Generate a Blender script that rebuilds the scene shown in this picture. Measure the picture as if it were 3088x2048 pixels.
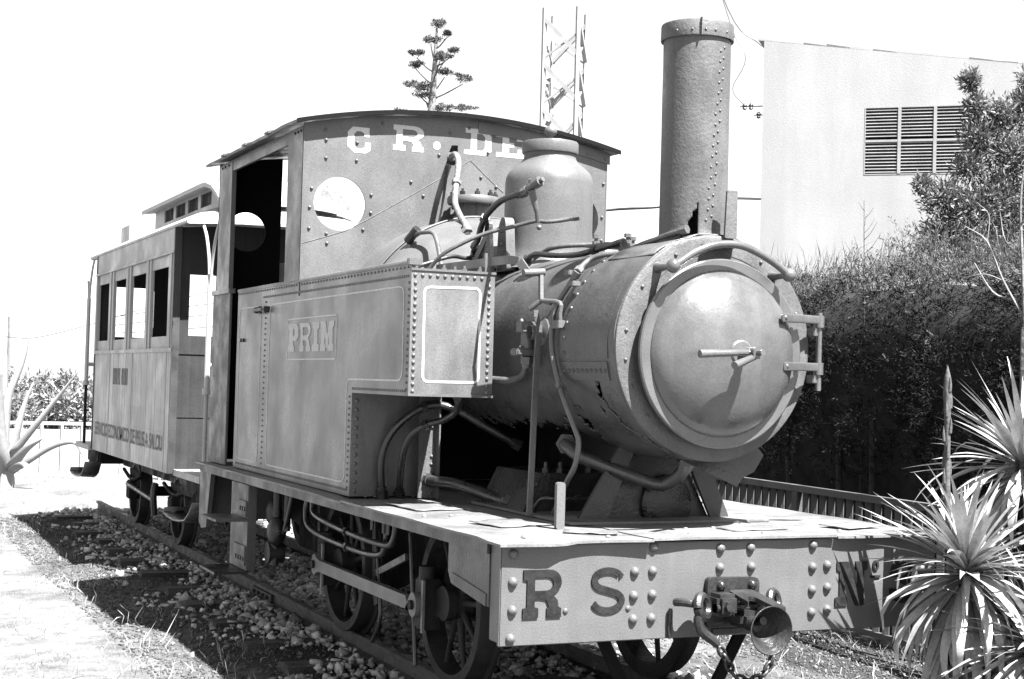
import bpy, bmesh, math, random
import numpy as np
from mathutils import Vector, Matrix
from mathutils.geometry import tessellate_polygon
from mathutils import noise as mnoise

random.seed(7)
rng = np.random.default_rng(11)
PI = math.pi
for o in list(bpy.data.objects):
    bpy.data.objects.remove(o)
scene = bpy.context.scene
C = scene.collection

# ------------------------------------------------------------------ camera, sky, sun, exposure
cam_d = bpy.data.cameras.new('camera')
cam_d.sensor_width = 36.0
cam_d.lens = 4537.4 / 3088 * 36.0
cam_d.clip_start = 0.05
cam_d.clip_end = 2000
cam = bpy.data.objects.new('camera', cam_d)
C.objects.link(cam)
_f = Vector((0.41489474, 0.90945111, 0.02758684))
_r = Vector((0.90911847, -0.41559331, 0.02803218))
_u = Vector((-0.03695881, -0.0134493, 0.99922628))
cam.matrix_world = Matrix(((_r.x, _u.x, -_f.x, -3.4348), (_r.y, _u.y, -_f.y, -5.2715), (_r.z, _u.z, -_f.z, 1.4974), (0, 0, 0, 1)))
scene.camera = cam

SUN_EL, SUN_AZ = math.radians(59), math.radians(162)      # azimuth from +Y towards +X
sun_vec = Vector((math.sin(SUN_AZ) * math.cos(SUN_EL), math.cos(SUN_AZ) * math.cos(SUN_EL), math.sin(SUN_EL)))
world = bpy.data.worlds.new('World')
scene.world = world
world.use_nodes = True
wn = world.node_tree
sky = wn.nodes.new('ShaderNodeTexSky')
sky.sky_type = 'NISHITA'
sky.sun_disc = False
sky.sun_elevation = SUN_EL
sky.sun_rotation = SUN_AZ
bw = wn.nodes.new('ShaderNodeRGBToBW')                     # black-and-white film
wn.links.new(sky.outputs[0], bw.inputs[0])
wn.links.new(bw.outputs[0], wn.nodes['Background'].inputs[0])
wn.nodes['Background'].inputs[1].default_value = 0.05
sun_d = bpy.data.lights.new('sun', 'SUN')
sun_d.energy = 5.0
sun_d.angle = math.radians(0.5)
sun_d.color = (1, 1, 1)
sun = bpy.data.objects.new('sun', sun_d)
C.objects.link(sun)
sun.rotation_euler = sun_vec.to_track_quat('Z', 'Y').to_euler()
sun.location = (5, -10, 20)
vs = scene.view_settings
vs.view_transform = 'Standard'
vs.look = 'None'
vs.exposure = 2.8
vs.gamma = 1.0
vs.use_curve_mapping = False
scene.cycles.max_bounces = 6
scene.cycles.diffuse_bounces = 3

# ------------------------------------------------------------------ materials (all neutral: black-and-white photograph)
MATS = {}


def mat(name, base, rough=0.5, var=0.25, scale=3.0, fine=0.15, fscale=60.0, bump=0.15, bscale=120.0, spec=0.5,
        streak=None, rust=None, metallic=0.0, island=0.0, transl=0.0, dent=0.0):
    """grey procedural surface: broad blotches, fine speckle, optional vertical streaks, rust spots, per-piece variation, bump"""
    m = bpy.data.materials.new(name)
    m.use_nodes = True
    nt = m.node_tree
    N = nt.nodes
    L = nt.links
    b = N['Principled BSDF']
    tc = N.new('ShaderNodeTexCoord')
    co = tc.outputs['Object']

    def nz(sc, det=4, rough_=0.6, vec=None):
        n = N.new('ShaderNodeTexNoise')
        n.inputs['Scale'].default_value = sc
        n.inputs['Detail'].default_value = det
        n.inputs['Roughness'].default_value = rough_
        L.new(vec or co, n.inputs['Vector'])
        return n.outputs['Fac']

    def math_(op, a, b_, clamp=False):
        n = N.new('ShaderNodeMath')
        n.operation = op
        n.use_clamp = clamp
        for i, v in enumerate((a, b_)):
            if isinstance(v, (int, float)):
                n.inputs[i].default_value = v
            else:
                L.new(v, n.inputs[i])
        return n.outputs[0]

    def rng_(v, a, b_, c, d):
        n = N.new('ShaderNodeMapRange')
        L.new(v, n.inputs[0])
        for i, q in enumerate((a, b_, c, d)):
            n.inputs[i + 1].default_value = q
        return n.outputs[0]
    big = nz(scale)
    val = math_('MULTIPLY', rng_(big, 0.36, 0.64, 1 - var, 1 + var), base)
    if fine:
        val = math_('MULTIPLY', val, rng_(nz(fscale, 2), 0.3, 0.7, 1 - fine, 1 + fine))
    if streak:
        mp = N.new('ShaderNodeMapping')
        L.new(co, mp.inputs[0])
        mp.inputs['Scale'].default_value = streak[0]
        val = math_('MULTIPLY', val, rng_(nz(1.0, 5, 0.7, mp.outputs[0]), 0.38, 0.62, 1 - streak[1], 1 + streak[1]))
    if island:
        g = N.new('ShaderNodeNewGeometry')
        val = math_('MULTIPLY', val, rng_(g.outputs['Random Per Island'], 0, 1, 1 - island, 1 + island))
    if rust:
        rs = rng_(nz(rust[0], 6, 0.75), rust[1], rust[1] + 0.05, 0, 1)
        val = math_('ADD', math_('MULTIPLY', val, math_('SUBTRACT', 1.0, rs)), math_('MULTIPLY', rs, rust[2]))
    cmb = N.new('ShaderNodeCombineColor')
    for i in range(3):
        L.new(val, cmb.inputs[i])
    L.new(cmb.outputs[0], b.inputs['Base Color'])
    L.new(rng_(big, 0.36, 0.64, rough * 0.7, min(1, rough * 1.5)), b.inputs['Roughness'])
    b.inputs['Specular IOR Level'].default_value = spec
    b.inputs['Metallic'].default_value = metallic
    if bump:
        bp = N.new('ShaderNodeBump')
        bp.inputs['Strength'].default_value = bump
        bp.inputs['Distance'].default_value = 0.01
        L.new(nz(bscale, 3), bp.inputs['Height'])
        if dent:
            bd = N.new('ShaderNodeBump')
            bd.inputs['Strength'].default_value = dent
            bd.inputs['Distance'].default_value = 0.03
            L.new(nz(5.5, 2, 0.4), bd.inputs['Height'])
            L.new(bd.outputs[0], bp.inputs['Normal'])
        L.new(bp.outputs[0], b.inputs['Normal'])
    if transl:
        t = N.new('ShaderNodeBsdfTranslucent')
        L.new(cmb.outputs[0], t.inputs[0])
        mx = N.new('ShaderNodeMixShader')
        mx.inputs[0].default_value = transl
        L.new(b.outputs[0], mx.inputs[1])
        L.new(t.outputs[0], mx.inputs[2])
        L.new(mx.outputs[0], N['Material Output'].inputs[0])
    MATS[name] = m
    return m


mat('paint', 0.074, 0.36, 0.06, 4.0, 0.26, 230, 0.14, 110, 0.35, streak=((9, 9, 1.6), 0.06), rust=(34, 0.73, 0.03), dent=0.05)
mat('paint_tank', 0.084, 0.32, 0.14, 2.1, 0.24, 230, 0.10, 90, 0.4, streak=((5.0, 5.0, 1.3), 0.20), rust=(30, 0.73, 0.03), dent=0.14)
mat('paint_worn', 0.066, 0.42, 0.12, 6, 0.3, 220, 0.30, 60, 0.3, streak=((8, 8, 1.4), 0.12), rust=(24, 0.67, 0.022), dent=0.05)
mat('paint_smokebox', 0.044, 0.34, 0.16, 5, 0.3, 220, 0.25, 50, 0.4, streak=((6, 6, 2.0), 0.14), rust=(20, 0.64, 0.018), dent=0.15)
mat('frame_paint', 0.032, 0.42, 0.2, 6, 0.22, 200, 0.3, 60, 0.4, rust=(24, 0.70, 0.015))
mat('pipe_mid', 0.034, 0.34, 0.2, 8, 0.2, 150, 0.2, 60, 0.6)
mat('seam', 0.13, 0.5, 0.2, 20, 0.2, 60, 0)
mat('dirty_glass', 0.14, 0.25, 0.3, 12, 0.3, 60, 0, spec=0.5)
mat('paint_door', 0.058, 0.24, 0.10, 6, 0.24, 230, 0.10, 50, 0.7, streak=((7, 7, 1.2), 0.10), rust=(30, 0.72, 0.025), dent=0.10)
mat('deck', 0.105, 0.5, 0.14, 4, 0.2, 80, 0.3, 30, 0.4, rust=(14, 0.70, 0.04))
mat('white_paint', 0.36, 0.5, 0.08, 6, 0.1, 60, 0.1, 80)
mat('lining', 0.36, 0.5, 0.25, 12, 0.2, 60, 0.05, 80)
mat('faded_letter', 0.3, 0.5, 0.2, 14, 0.2, 60, 0.05, 80)
mat('letter_dark', 0.014, 0.6, 0.25, 14, 0.25, 90, 0.15, 80, 0.1, rust=(26, 0.69, 0.05))
mat('iron', 0.014, 0.34, 0.3, 8, 0.25, 120, 0.3, 60, 0.4)
mat('black', 0.006, 0.8, 0.2, 6, 0.2, 60, 0.1, 60, 0.06)
mat('pipe', 0.06, 0.34, 0.2, 8, 0.15, 90, 0.15, 60, 0.6)
mat('pipe_dark', 0.016, 0.32, 0.25, 8, 0.15, 90, 0.2, 60, 0.6)
mat('lagging', 0.1, 0.7, 0.2, 12, 0.25, 70, 0.5, 60)
mat('wheel', 0.020, 0.55, 0.3, 7, 0.25, 120, 0.3, 60, 0.2)
mat('rod_steel', 0.12, 0.42, 0.15, 6, 0.2, 80, 0.2, 60)
mat('rail_rust', 0.02, 0.55, 0.3, 9, 0.25, 60, 0.3, 50)
mat('wood_old', 0.025, 0.8, 0.3, 8, 0.3, 40, 0.6, 40, streak=((2, 30, 30), 0.4))
mat('stone', 0.27, 0.85, 0.15, 12, 0.2, 70, 0.5, 50, 0.3, island=0.55)
mat('coach_paint', 0.25, 0.45, 0.08, 3, 0.12, 100, 0.12, 80, streak=((30, 30, 0.8), 0.12))
mat('coach_corner', 0.025, 0.5, 0.1, 3, 0.12, 100, 0.12, 80)
mat('coach_end', 0.024, 0.6, 0.12, 3, 0.15, 150, 0.15, 80, 0.15, streak=((30, 30, 0.8), 0.12))
mat('coach_roof', 0.28, 0.6, 0.12, 4, 0.15, 60, 0.2, 60)
mat('coach_dark', 0.014, 0.7, 0.2, 5, 0.2, 60, 0.1, 60, 0.1)
mat('white_tube', 0.3, 0.4, 0.05, 6, 0.05, 60, 0)
mat('plaster', 0.235, 0.9, 0.05, 0.9, 0.06, 70, 0.2, 60, 0.1, streak=((1.6, 1.6, 0.22), 0.06))
mat('roof_tile', 0.08, 0.8, 0.2, 4, 0.2, 60, 0.3, 40)
mat('louvre', 0.19, 0.6, 0.06, 4, 0.1, 60, 0.05, 60)
mat('dark_gap', 0.008, 0.9, 0.1, 4, 0.1, 60, 0)
mat('fence_metal', 0.058, 0.5, 0.15, 5, 0.15, 60, 0.15, 60)
mat('fence_white', 0.22, 0.6, 0.1, 5, 0.15, 60, 0.1, 60)
mat('tower_white', 0.2, 0.5, 0.1, 3, 0.1, 60, 0.05, 60)
mat('cable', 0.01, 0.5, 0.1, 3, 0.1, 60, 0)
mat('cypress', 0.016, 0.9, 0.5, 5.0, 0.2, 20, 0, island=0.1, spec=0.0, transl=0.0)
mat('cypress_sunlit', 0.072, 0.8, 0.45, 5.0, 0.2, 20, 0, island=0.2, spec=0.12, transl=0.2)  # paler copy of cypress, sunlight on the hedge top put into the colour
mat('gravel', 0.06, 0.9, 0.2, 9, 0.2, 60, 0.3, 50, 0.2, island=0.6)
mat('hedge_shade_core', 0.003, 0.9, 0.3, 3, 0.2, 20, 0)
mat('shrub_tree', 0.12, 0.6, 0.3, 3, 0.2, 20, 0, island=0.5, spec=0.4, transl=0.2)
mat('twig_pale', 0.11, 0.8, 0.2, 5, 0.2, 30, 0)
mat('bark', 0.032, 0.9, 0.3, 8, 0.3, 40, 0.6, 30)
mat('bark_pale', 0.12, 0.9, 0.25, 8, 0.3, 40, 0.6, 30)
mat('tree_far', 0.18, 0.8, 0.3, 1.2, 0.2, 10, 0, island=0.5, transl=0.2)  # base colour paled to stand in for distance haze
mat('agave_leaf', 0.18, 0.42, 0.15, 3, 0.1, 40, 0.05, 40, 0.5, transl=0.08)
mat('yucca_leaf', 0.225, 0.34, 0.25, 3, 0.15, 50, 0.06, 60, 0.6, streak=((40, 40, 3), 0.15), transl=0.1)
mat('yucca_dry', 0.045, 0.8, 0.3, 8, 0.3, 40, 0.4, 40)
mat('flower', 0.04, 0.8, 0.3, 3, 0.2, 20, 0, island=0.5)
mat('dry_grass', 0.26, 0.8, 0.2, 0.8, 0.2, 10, 0, island=0.45, spec=0.2, transl=0.25)
mat('green_grass', 0.07, 0.8, 0.3, 2, 0.2, 10, 0, island=0.5, spec=0.2, transl=0.2)


def ground_mat():
    m = bpy.data.materials.new('soil')
    m.use_nodes = True
    nt = m.node_tree
    N, L = nt.nodes, nt.links
    b = N['Principled BSDF']
    tc = N.new('ShaderNodeTexCoord')
    sep = N.new('ShaderNodeSeparateXYZ')
    L.new(tc.outputs['Object'], sep.inputs[0])

    def nz(sc, det=5, r=0.65):
        n = N.new('ShaderNodeTexNoise')
        n.inputs['Scale'].default_value = sc
        n.inputs['Detail'].default_value = det
        n.inputs['Roughness'].default_value = r
        L.new(tc.outputs['Object'], n.inputs['Vector'])
        return n.outputs['Fac']

    def mr(v, a, b_, c, d):
        n = N.new('ShaderNodeMapRange')
        L.new(v, n.inputs[0])
        for i, q in enumerate((a, b_, c, d)):
            n.inputs[i + 1].default_value = q
        return n.outputs[0]

    def mt(op, a, b_):
        n = N.new('ShaderNodeMath')
        n.operation = op
        for i, v in enumerate((a, b_)):
            if isinstance(v, (int, float)):
                n.inputs[i].default_value = v
            else:
                L.new(v, n.inputs[i])
        return n.outputs[0]
    # gravelly soil by the track, darkened as painted shade; pale dry earth beyond, ragged border
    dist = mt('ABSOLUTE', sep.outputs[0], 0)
    dist = mt('SUBTRACT', dist, mr(sep.outputs[0], 1.75, 2.45, 0.0, 2.6))  # railing side darkened too: shade of hedge and plants painted into the soil
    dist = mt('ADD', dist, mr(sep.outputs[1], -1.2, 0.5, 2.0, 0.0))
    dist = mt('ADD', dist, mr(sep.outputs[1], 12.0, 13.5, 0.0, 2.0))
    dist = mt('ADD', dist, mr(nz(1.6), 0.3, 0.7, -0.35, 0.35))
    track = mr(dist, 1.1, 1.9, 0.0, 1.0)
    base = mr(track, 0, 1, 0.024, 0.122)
    v = mt('MULTIPLY', base, mr(nz(9), 0.3, 0.7, 0.62, 1.35))
    v = mt('MULTIPLY', v, mr(nz(70, 3), 0.3, 0.7, 0.6, 1.4))
    v = mt('MULTIPLY', v, mr(nz(1.3, 4), 0.36, 0.64, 0.72, 1.2))
    c = N.new('ShaderNodeCombineColor')
    for i in range(3):
        L.new(v, c.inputs[i])
    L.new(c.outputs[0], b.inputs['Base Color'])
    b.inputs['Roughness'].default_value = 0.95
    b.inputs['Specular IOR Level'].default_value = 0.2
    bp = N.new('ShaderNodeBump')
    bp.inputs['Strength'].default_value = 0.8
    bp.inputs['Distance'].default_value = 0.02
    L.new(nz(55, 4), bp.inputs['Height'])
    L.new(bp.outputs[0], b.inputs['Normal'])
    MATS['soil'] = m


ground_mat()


# ------------------------------------------------------------------ builders
def link(o, parent=None):
    C.objects.link(o)
    if parent is not None:
        o.parent = parent
        if parent.type == 'EMPTY':
            o.matrix_parent_inverse = Matrix.Translation(-parent.location)
    return o


def tag(o, label=None, cat=None, group=None, kind=None):
    if label:
        o['label'] = label
    if cat:
        o['category'] = cat
    if group:
        o['group'] = group
    if kind:
        o['kind'] = kind
    return o


def thing(name, loc, label, cat, group=None):
    o = bpy.data.objects.new(name, None)
    o.empty_display_size = 0.2
    o.location = loc
    C.objects.link(o)
    return tag(o, label, cat, group)


def finish(name, me, m, parent=None, smooth=35, kind=None):
    me.materials.append(MATS[m])
    if smooth:
        me.shade_smooth()
        me.set_sharp_from_angle(angle=math.radians(smooth))
    o = bpy.data.objects.new(name, me)
    link(o, parent)
    if kind:
        o['kind'] = kind
    return o


def frame_of(d):
    d = Vector(d).normalized()
    up = Vector((0, 0, 1)) if abs(d.z) < 0.9 else Vector((1, 0, 0))
    a = d.cross(up).normalized()
    return a, a.cross(d).normalized(), d


def spline(pts, sub=5):
    pts = [Vector(p) for p in pts]
    if len(pts) < 3 or sub <= 1:
        return pts
    out = []
    q = [pts[0] * 2 - pts[1]] + pts + [pts[-1] * 2 - pts[-2]]
    for i in range(1, len(q) - 2):
        for k in range(sub):
            t = k / sub
            a, b, c, d = q[i - 1], q[i], q[i + 1], q[i + 2]
            out.append(0.5 * ((2 * b) + (c - a) * t + (2 * a - 5 * b + 4 * c - d) * t * t + (3 * b - a - 3 * c + d) * t ** 3))
    out.append(pts[-1])
    return out


class MB:
    def __init__(self):
        self.v = []
        self.f = []

    def add(self, vs_, fs):
        n = len(self.v)
        self.v += [tuple(p) for p in vs_]
        self.f += [tuple(n + i for i in f) for f in fs]
        return self

    def box(self, x0, x1, y0, y1, z0, z1, bev=0.0):
        if bev <= 0:
            vs_ = [(x, y, z) for z in (z0, z1) for y in (y0, y1) for x in (x0, x1)]
            fs = [(0, 2, 3, 1), (4, 5, 7, 6), (0, 1, 5, 4), (2, 6, 7, 3), (0, 4, 6, 2), (1, 3, 7, 5)]
            return self.add(vs_, fs)
        bm = bmesh.new()
        bmesh.ops.create_cube(bm, size=1)
        for v in bm.verts:
            v.co = Vector(((x0 + x1) / 2 + v.co.x * (x1 - x0), (y0 + y1) / 2 + v.co.y * (y1 - y0), (z0 + z1) / 2 + v.co.z * (z1 - z0)))
        bmesh.ops.bevel(bm, geom=bm.edges[:], offset=bev, segments=2, affect='EDGES')
        self.bm(bm)
        return self

    def bm(self, bm):
        bm.verts.index_update()
        self.add([v.co[:] for v in bm.verts], [[v.index for v in f.verts] for f in bm.faces])
        bm.free()
        return self

    def bar(self, p, q, w, h, up=(0, 0, 1)):
        p, q = Vector(p), Vector(q)
        d = (q - p).normalized()
        a = d.cross(Vector(up))
        if a.length < 1e-4:
            a = d.cross(Vector((1, 0, 0)))
        a.normalize()
        b = a.cross(d).normalized()
        vs_ = []
        for c in (p, q):
            for s, t in ((-1, -1), (1, -1), (1, 1), (-1, 1)):
                vs_.append(c + a * s * w / 2 + b * t * h / 2)
        return self.add(vs_, [(0, 1, 2, 3), (7, 6, 5, 4), (0, 4, 5, 1), (1, 5, 6, 2), (2, 6, 7, 3), (3, 7, 4, 0)])

    def tube(self, pts, r, n=10, sub=5, cap=True):
        pts = spline(pts, sub)
        rs = r if isinstance(r, (list, tuple)) else None
        m = len(pts)
        vs_, fs = [], []
        a = None
        for i, p in enumerate(pts):
            d = (pts[min(i + 1, m - 1)] - pts[max(i - 1, 0)])
            if d.length < 1e-7:
                d = Vector((0, 0, 1))
            d.normalize()
            if a is None:
                a, b, _ = frame_of(d)
            else:
                a = (a - d * a.dot(d)).normalized()
                b = a.cross(d).normalized()
            if rs:
                t = i / (m - 1) * (len(rs) - 1)
                k = min(int(t), len(rs) - 2)
                rr = rs[k] + (rs[k + 1] - rs[k]) * (t - k)
            else:
                rr = r
            for j in range(n):
                th = 2 * PI * j / n
                vs_.append(p + (a * math.cos(th) + b * math.sin(th)) * rr)
        for i in range(m - 1):
            for j in range(n):
                k = (j + 1) % n
                fs.append((i * n + j, (i + 1) * n + j, (i + 1) * n + k, i * n + k))
        if cap:
            fs.append(tuple(range(n)))
            fs.append(tuple((m - 1) * n + j for j in reversed(range(n))))
        return self.add(vs_, fs)

    def cyl(self, p, q, r, n=16, r2=None):
        return self.tube([p, q], [r, r if r2 is None else r2], n, 1)

    def lathe(self, prof, center, axis='z', n=48, a0=0.0, a1=2 * PI):
        """prof: list of (radius, height along axis); axis 'y' points to +Y"""
        full = abs(a1 - a0 - 2 * PI) < 1e-6
        cnt = n if full else n + 1
        vs_, fs = [], []
        cx, cy, cz = center
        for r, h in prof:
            for j in range(cnt):
                th = a0 + (a1 - a0) * j / n
                c, s = math.cos(th) * r, math.sin(th) * r
                vs_.append((cx + c, cy + s, cz + h) if axis == 'z' else ((cx + c, cy + h, cz + s) if axis == 'y' else (cx + h, cy + c, cz + s)))
        for i in range(len(prof) - 1):
            for j in range(n):
                k = (j + 1) % cnt
                q = (i * cnt + j, i * cnt + k, (i + 1) * cnt + k, (i + 1) * cnt + j)
                fs.append(q if axis != 'y' else q[::-1])
        return self.add(vs_, fs)

    def sphere(self, c, r, n=16, m=10, sz=(1, 1, 1)):
        prof = [(math.sin(PI * i / m) * r + 1e-5, -math.cos(PI * i / m) * r) for i in range(m + 1)]
        k = len(self.v)
        self.lathe(prof, (0, 0, 0), 'z', n)
        for i in range(k, len(self.v)):
            x, y, z = self.v[i]
            self.v[i] = (c[0] + x * sz[0], c[1] + y * sz[1], c[2] + z * sz[2])
        return self

    def prism(self, loops, fn, depth):
        """loops: outer polygon then holes, 2-D; fn(u, v, w) -> 3-D with w 0 (front) .. depth (back)"""
        tris = tessellate_polygon([[Vector((u, v, 0)) for u, v in lp] for lp in loops])
        flat = [q for lp in loops for q in lp]
        n = len(flat)
        vs_ = [fn(u, v, 0) for u, v in flat] + [fn(u, v, depth) for u, v in flat]
        fs = [tuple(t) for t in tris] + [tuple(n + i for i in reversed(t)) for t in tris]
        s = 0
        for lp in loops:
            m = len(lp)
            for i in range(m):
                j = (i + 1) % m
                fs.append((s + i, s + j, n + s + j, n + s + i))
            s += m
        return self.add(vs_, fs)

    def mesh(self, name='m', fix=True):
        me = bpy.data.meshes.new(name)
        me.from_pydata([tuple(v) for v in self.v], [], self.f)
        if fix:
            bm = bmesh.new()
            bm.from_mesh(me)
            bmesh.ops.recalc_face_normals(bm, faces=bm.faces)
            bm.to_mesh(me)
            bm.free()
        me.update()
        return me

    def build(self, name, m, parent=None, smooth=35, kind=None, fix=True):
        return finish(name, self.mesh(name, fix), m, parent, smooth, kind)


def inst(name, me, parent, loc, rot=None, scale=1.0, mat_=None):
    o = bpy.data.objects.new(name, me)
    M = Matrix.Translation(Vector(loc))
    if rot is not None:
        M = M @ rot.to_4x4()
    if scale != 1.0:
        M = M @ Matrix.Diagonal((*((scale,) * 3 if isinstance(scale, (int, float)) else scale), 1))
    link(o, parent)
    o.matrix_basis = M
    return o


ROT_FRONT = Matrix.Rotation(PI / 2, 3, 'X')      # local +Z to -Y
ROT_SIDE = Matrix.Rotation(-PI / 2, 3, 'Y')      # local +Z to -X


def rivet_mesh(r, h, m, n=10):
    prof = [(r, 0), (r * 0.92, h * 0.45), (r * 0.6, h * 0.85), (1e-4, h)]
    b = MB().lathe(prof, (0, 0, 0), 'z', n)
    me = b.mesh('rivet')
    me.materials.append(MATS[m])
    me.shade_smooth()
    return me


def arcp(cx, cy, rx, ry, a0, a1, n=8):
    return [(cx + rx * math.cos(math.radians(a0 + (a1 - a0) * i / n)), cy + ry * math.sin(math.radians(a0 + (a1 - a0) * i / n))) for i in range(n + 1)]


# slab letters in a unit box (width 1, height 1)
def glyph(ch):
    if ch == 'R':
        out = [(0, 0), (0.40, 0), (0.40, 0.20), (0.30, 0.23), (0.30, 0.40), (0.44, 0.40), (0.60, 0.37), (0.68, 0.22), (0.62, 0.19), (0.62, 0),
               (1.0, 0), (1.0, 0.19), (0.93, 0.22), (0.90, 0.36), (0.78, 0.47)] + arcp(0.68, 0.735, 0.32, 0.265, -60, 90, 9) + \
              [(0, 1.0), (0, 0.80), (0.10, 0.78), (0.10, 0.22), (0, 0.20)]
        hole = [(0.30, 0.56), (0.30, 0.85)] + arcp(0.62, 0.705, 0.17, 0.145, 90, -90, 8)
        return [out, hole]
    if ch == 'C':
        out = [(0.30, 0), (0.80, 0), (1, 0.12), (1, 0.42), (0.76, 0.42), (0.76, 0.24), (0.62, 0.17), (0.40, 0.17), (0.28, 0.30), (0.28, 0.72), (0.40, 0.84),
               (0.60, 0.84), (0.72, 0.76), (0.72, 0.64), (0.94, 0.64), (0.94, 1.0), (0.22, 1.0), (0, 0.80), (0, 0.22)]
        return [out]
    if ch == 'D':
        out = [(0, 0), (0.78, 0), (1, 0.18), (1, 0.74), (0.80, 1), (0.04, 1), (0.04, 0.82), (0.24, 0.82), (0.24, 0.17), (0, 0.17)]
        hole = [(0.46, 0.17), (0.46, 0.82), (0.66, 0.82), (0.76, 0.70), (0.76, 0.26), (0.66, 0.17)]
        return [out, hole]
    if ch == 'E':
        out = [(0, 0), (1, 0), (1, 0.36), (0.78, 0.36), (0.78, 0.18), (0.46, 0.18), (0.46, 0.42), (0.64, 0.42), (0.64, 0.62), (0.46, 0.62), (0.46, 0.82),
               (0.74, 0.82), (0.74, 0.70), (0.96, 0.70), (0.96, 1), (0, 1), (0, 0.82), (0.22, 0.82), (0.22, 0.18), (0, 0.18)]
        return [out]
    if ch == 'S':
        t = 0.19
        cl = [(0.80, 0.80)] + arcp(0.5, 0.735, 0.36, 0.185, 20, 180, 9) + arcp(0.5, 0.70, 0.36, 0.17, 190, 250, 4) + \
            arcp(0.5, 0.29, 0.38, 0.20, 70, -160, 14) + [(0.12, 0.24)]
        lft, rgt = [], []
        for i, p in enumerate(cl):
            a, b = cl[max(i - 1, 0)], cl[min(i + 1, len(cl) - 1)]
            dx, dy = b[0] - a[0], b[1] - a[1]
            l = math.hypot(dx, dy) or 1
            nx, ny = -dy / l, dx / l
            lft.append((p[0] + nx * t / 2 * 0.9, p[1] + ny * t / 2 * 0.72))
            rgt.append((p[0] - nx * t / 2 * 0.9, p[1] - ny * t / 2 * 0.72))
        return [lft + rgt[::-1]]
    if ch == 'N':
        return [[(0, 0), (0.36, 0), (0.36, 0.18), (0.28, 0.22), (0.28, 0.66), (0.62, 0), (0.86, 0), (0.86, 0.78), (0.96, 0.82), (0.96, 1), (0.60, 1), (0.60, 0.82), (0.68, 0.78),
                 (0.68, 0.40), (0.38, 1), (0.04, 1), (0.04, 0.82), (0.12, 0.78), (0.12, 0.22), (0, 0.18)]]
    if ch == '3':
        return [[(0.02, 0.74), (0.02, 0.60), (0.30, 0.60), (0.32, 0.76)] + arcp(0.5, 0.76, 0.22, 0.12, 160, -60, 8) + [(0.40, 0.60), (0.40, 0.46)] +
                arcp(0.5, 0.27, 0.24, 0.15, 60, -160, 8) + [(0.26, 0.34), (0.0, 0.34), (0.0, 0.22)] + arcp(0.5, 0.27, 0.50, 0.27, -160, 50, 12) +
                [(0.78, 0.53)] + arcp(0.5, 0.75, 0.46, 0.25, -45, 175, 12)]
    if ch == 'P':
        return [[(0, 0), (0.62, 0), (0.62, 0.20), (0.50, 0.24), (0.50, 0.38), (0.80, 0.38), (1, 0.52), (1, 0.86), (0.80, 1), (0, 1), (0, 0.82), (0.14, 0.80), (0.14, 0.22), (0, 0.20)],
                [(0.50, 0.55), (0.50, 0.82), (0.60, 0.82), (0.66, 0.76), (0.66, 0.61), (0.60, 0.55)]]
    if ch == 'I':
        return [[(0, 0), (1, 0), (1, 0.22), (0.76, 0.26), (0.76, 0.74), (1, 0.80), (1, 1), (0, 1), (0, 0.80), (0.24, 0.74), (0.24, 0.26), (0, 0.22)]]
    if ch == 'M':
        return [[(0, 0), (0.42, 0), (0.42, 0.20), (0.33, 0.24), (0.33, 0.55), (0.48, 0.10), (0.56, 0.10), (0.66, 0.55), (0.66, 0.24), (0.58, 0.20), (0.58, 0), (1, 0), (1, 0.22), (0.92, 0.26),
                 (0.92, 0.78), (1, 0.82), (1, 1), (0.68, 1), (0.52, 0.55), (0.36, 1), (0, 1), (0, 0.82), (0.08, 0.78), (0.08, 0.26), (0, 0.22)]]
    if ch == 'o':
        return [arcp(0.5, 0.64, 0.42, 0.36, 0, 345, 16), arcp(0.5, 0.64, 0.16, 0.20, 0, 330, 12)]
    if ch == '_':
        return [[(0, 0), (1, 0), (1, 0.12), (0, 0.12)]]
    return [arcp(0.5, 0.5, 0.5, 0.5, 0, 337, 15)]


def letter(ch, u0, u1, v0, v1, plane, m, parent, depth=0.006):
    """plane: ('y', value) reads left to right with +X; ('x', value) reads left to right with -Y"""
    lp = [[(u0 + (u1 - u0) * a, v0 + (v1 - v0) * b) for a, b in loop] for loop in glyph(ch)]
    if plane[0] == 'y':
        fn = lambda u, v, w: (u, plane[1] - depth + w, v)
    else:
        fn = lambda u, v, w: (plane[1] - depth + w, u, v)
    return MB().prism(lp, fn, depth + 0.002).build('letter', m, parent, smooth=25)


def ribbon(path, fn, width, depth, closed=True):
    """flat raised stripe along a 2-D path"""
    n = len(path)
    b = MB()
    vs_ = []
    for i, p in enumerate(path):
        a = path[i - 1] if (closed or i > 0) else p
        c = path[(i + 1) % n] if (closed or i < n - 1) else p
        dx, dy = c[0] - a[0], c[1] - a[1]
        l = math.hypot(dx, dy) or 1
        nx, ny = -dy / l * width / 2, dx / l * width / 2
        vs_ += [fn(p[0] + nx, p[1] + ny, 0), fn(p[0] - nx, p[1] - ny, 0), fn(p[0] + nx, p[1] + ny, depth), fn(p[0] - nx, p[1] - ny, depth)]
    fs = []
    for i in range(n if closed else n - 1):
        a, c = i * 4, ((i + 1) % n) * 4
        fs += [(a, c, c + 1, a + 1), (a, a + 2, c + 2, c), (a + 1, c + 1, c + 3, a + 3)]
    return b.add(vs_, fs)


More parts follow.
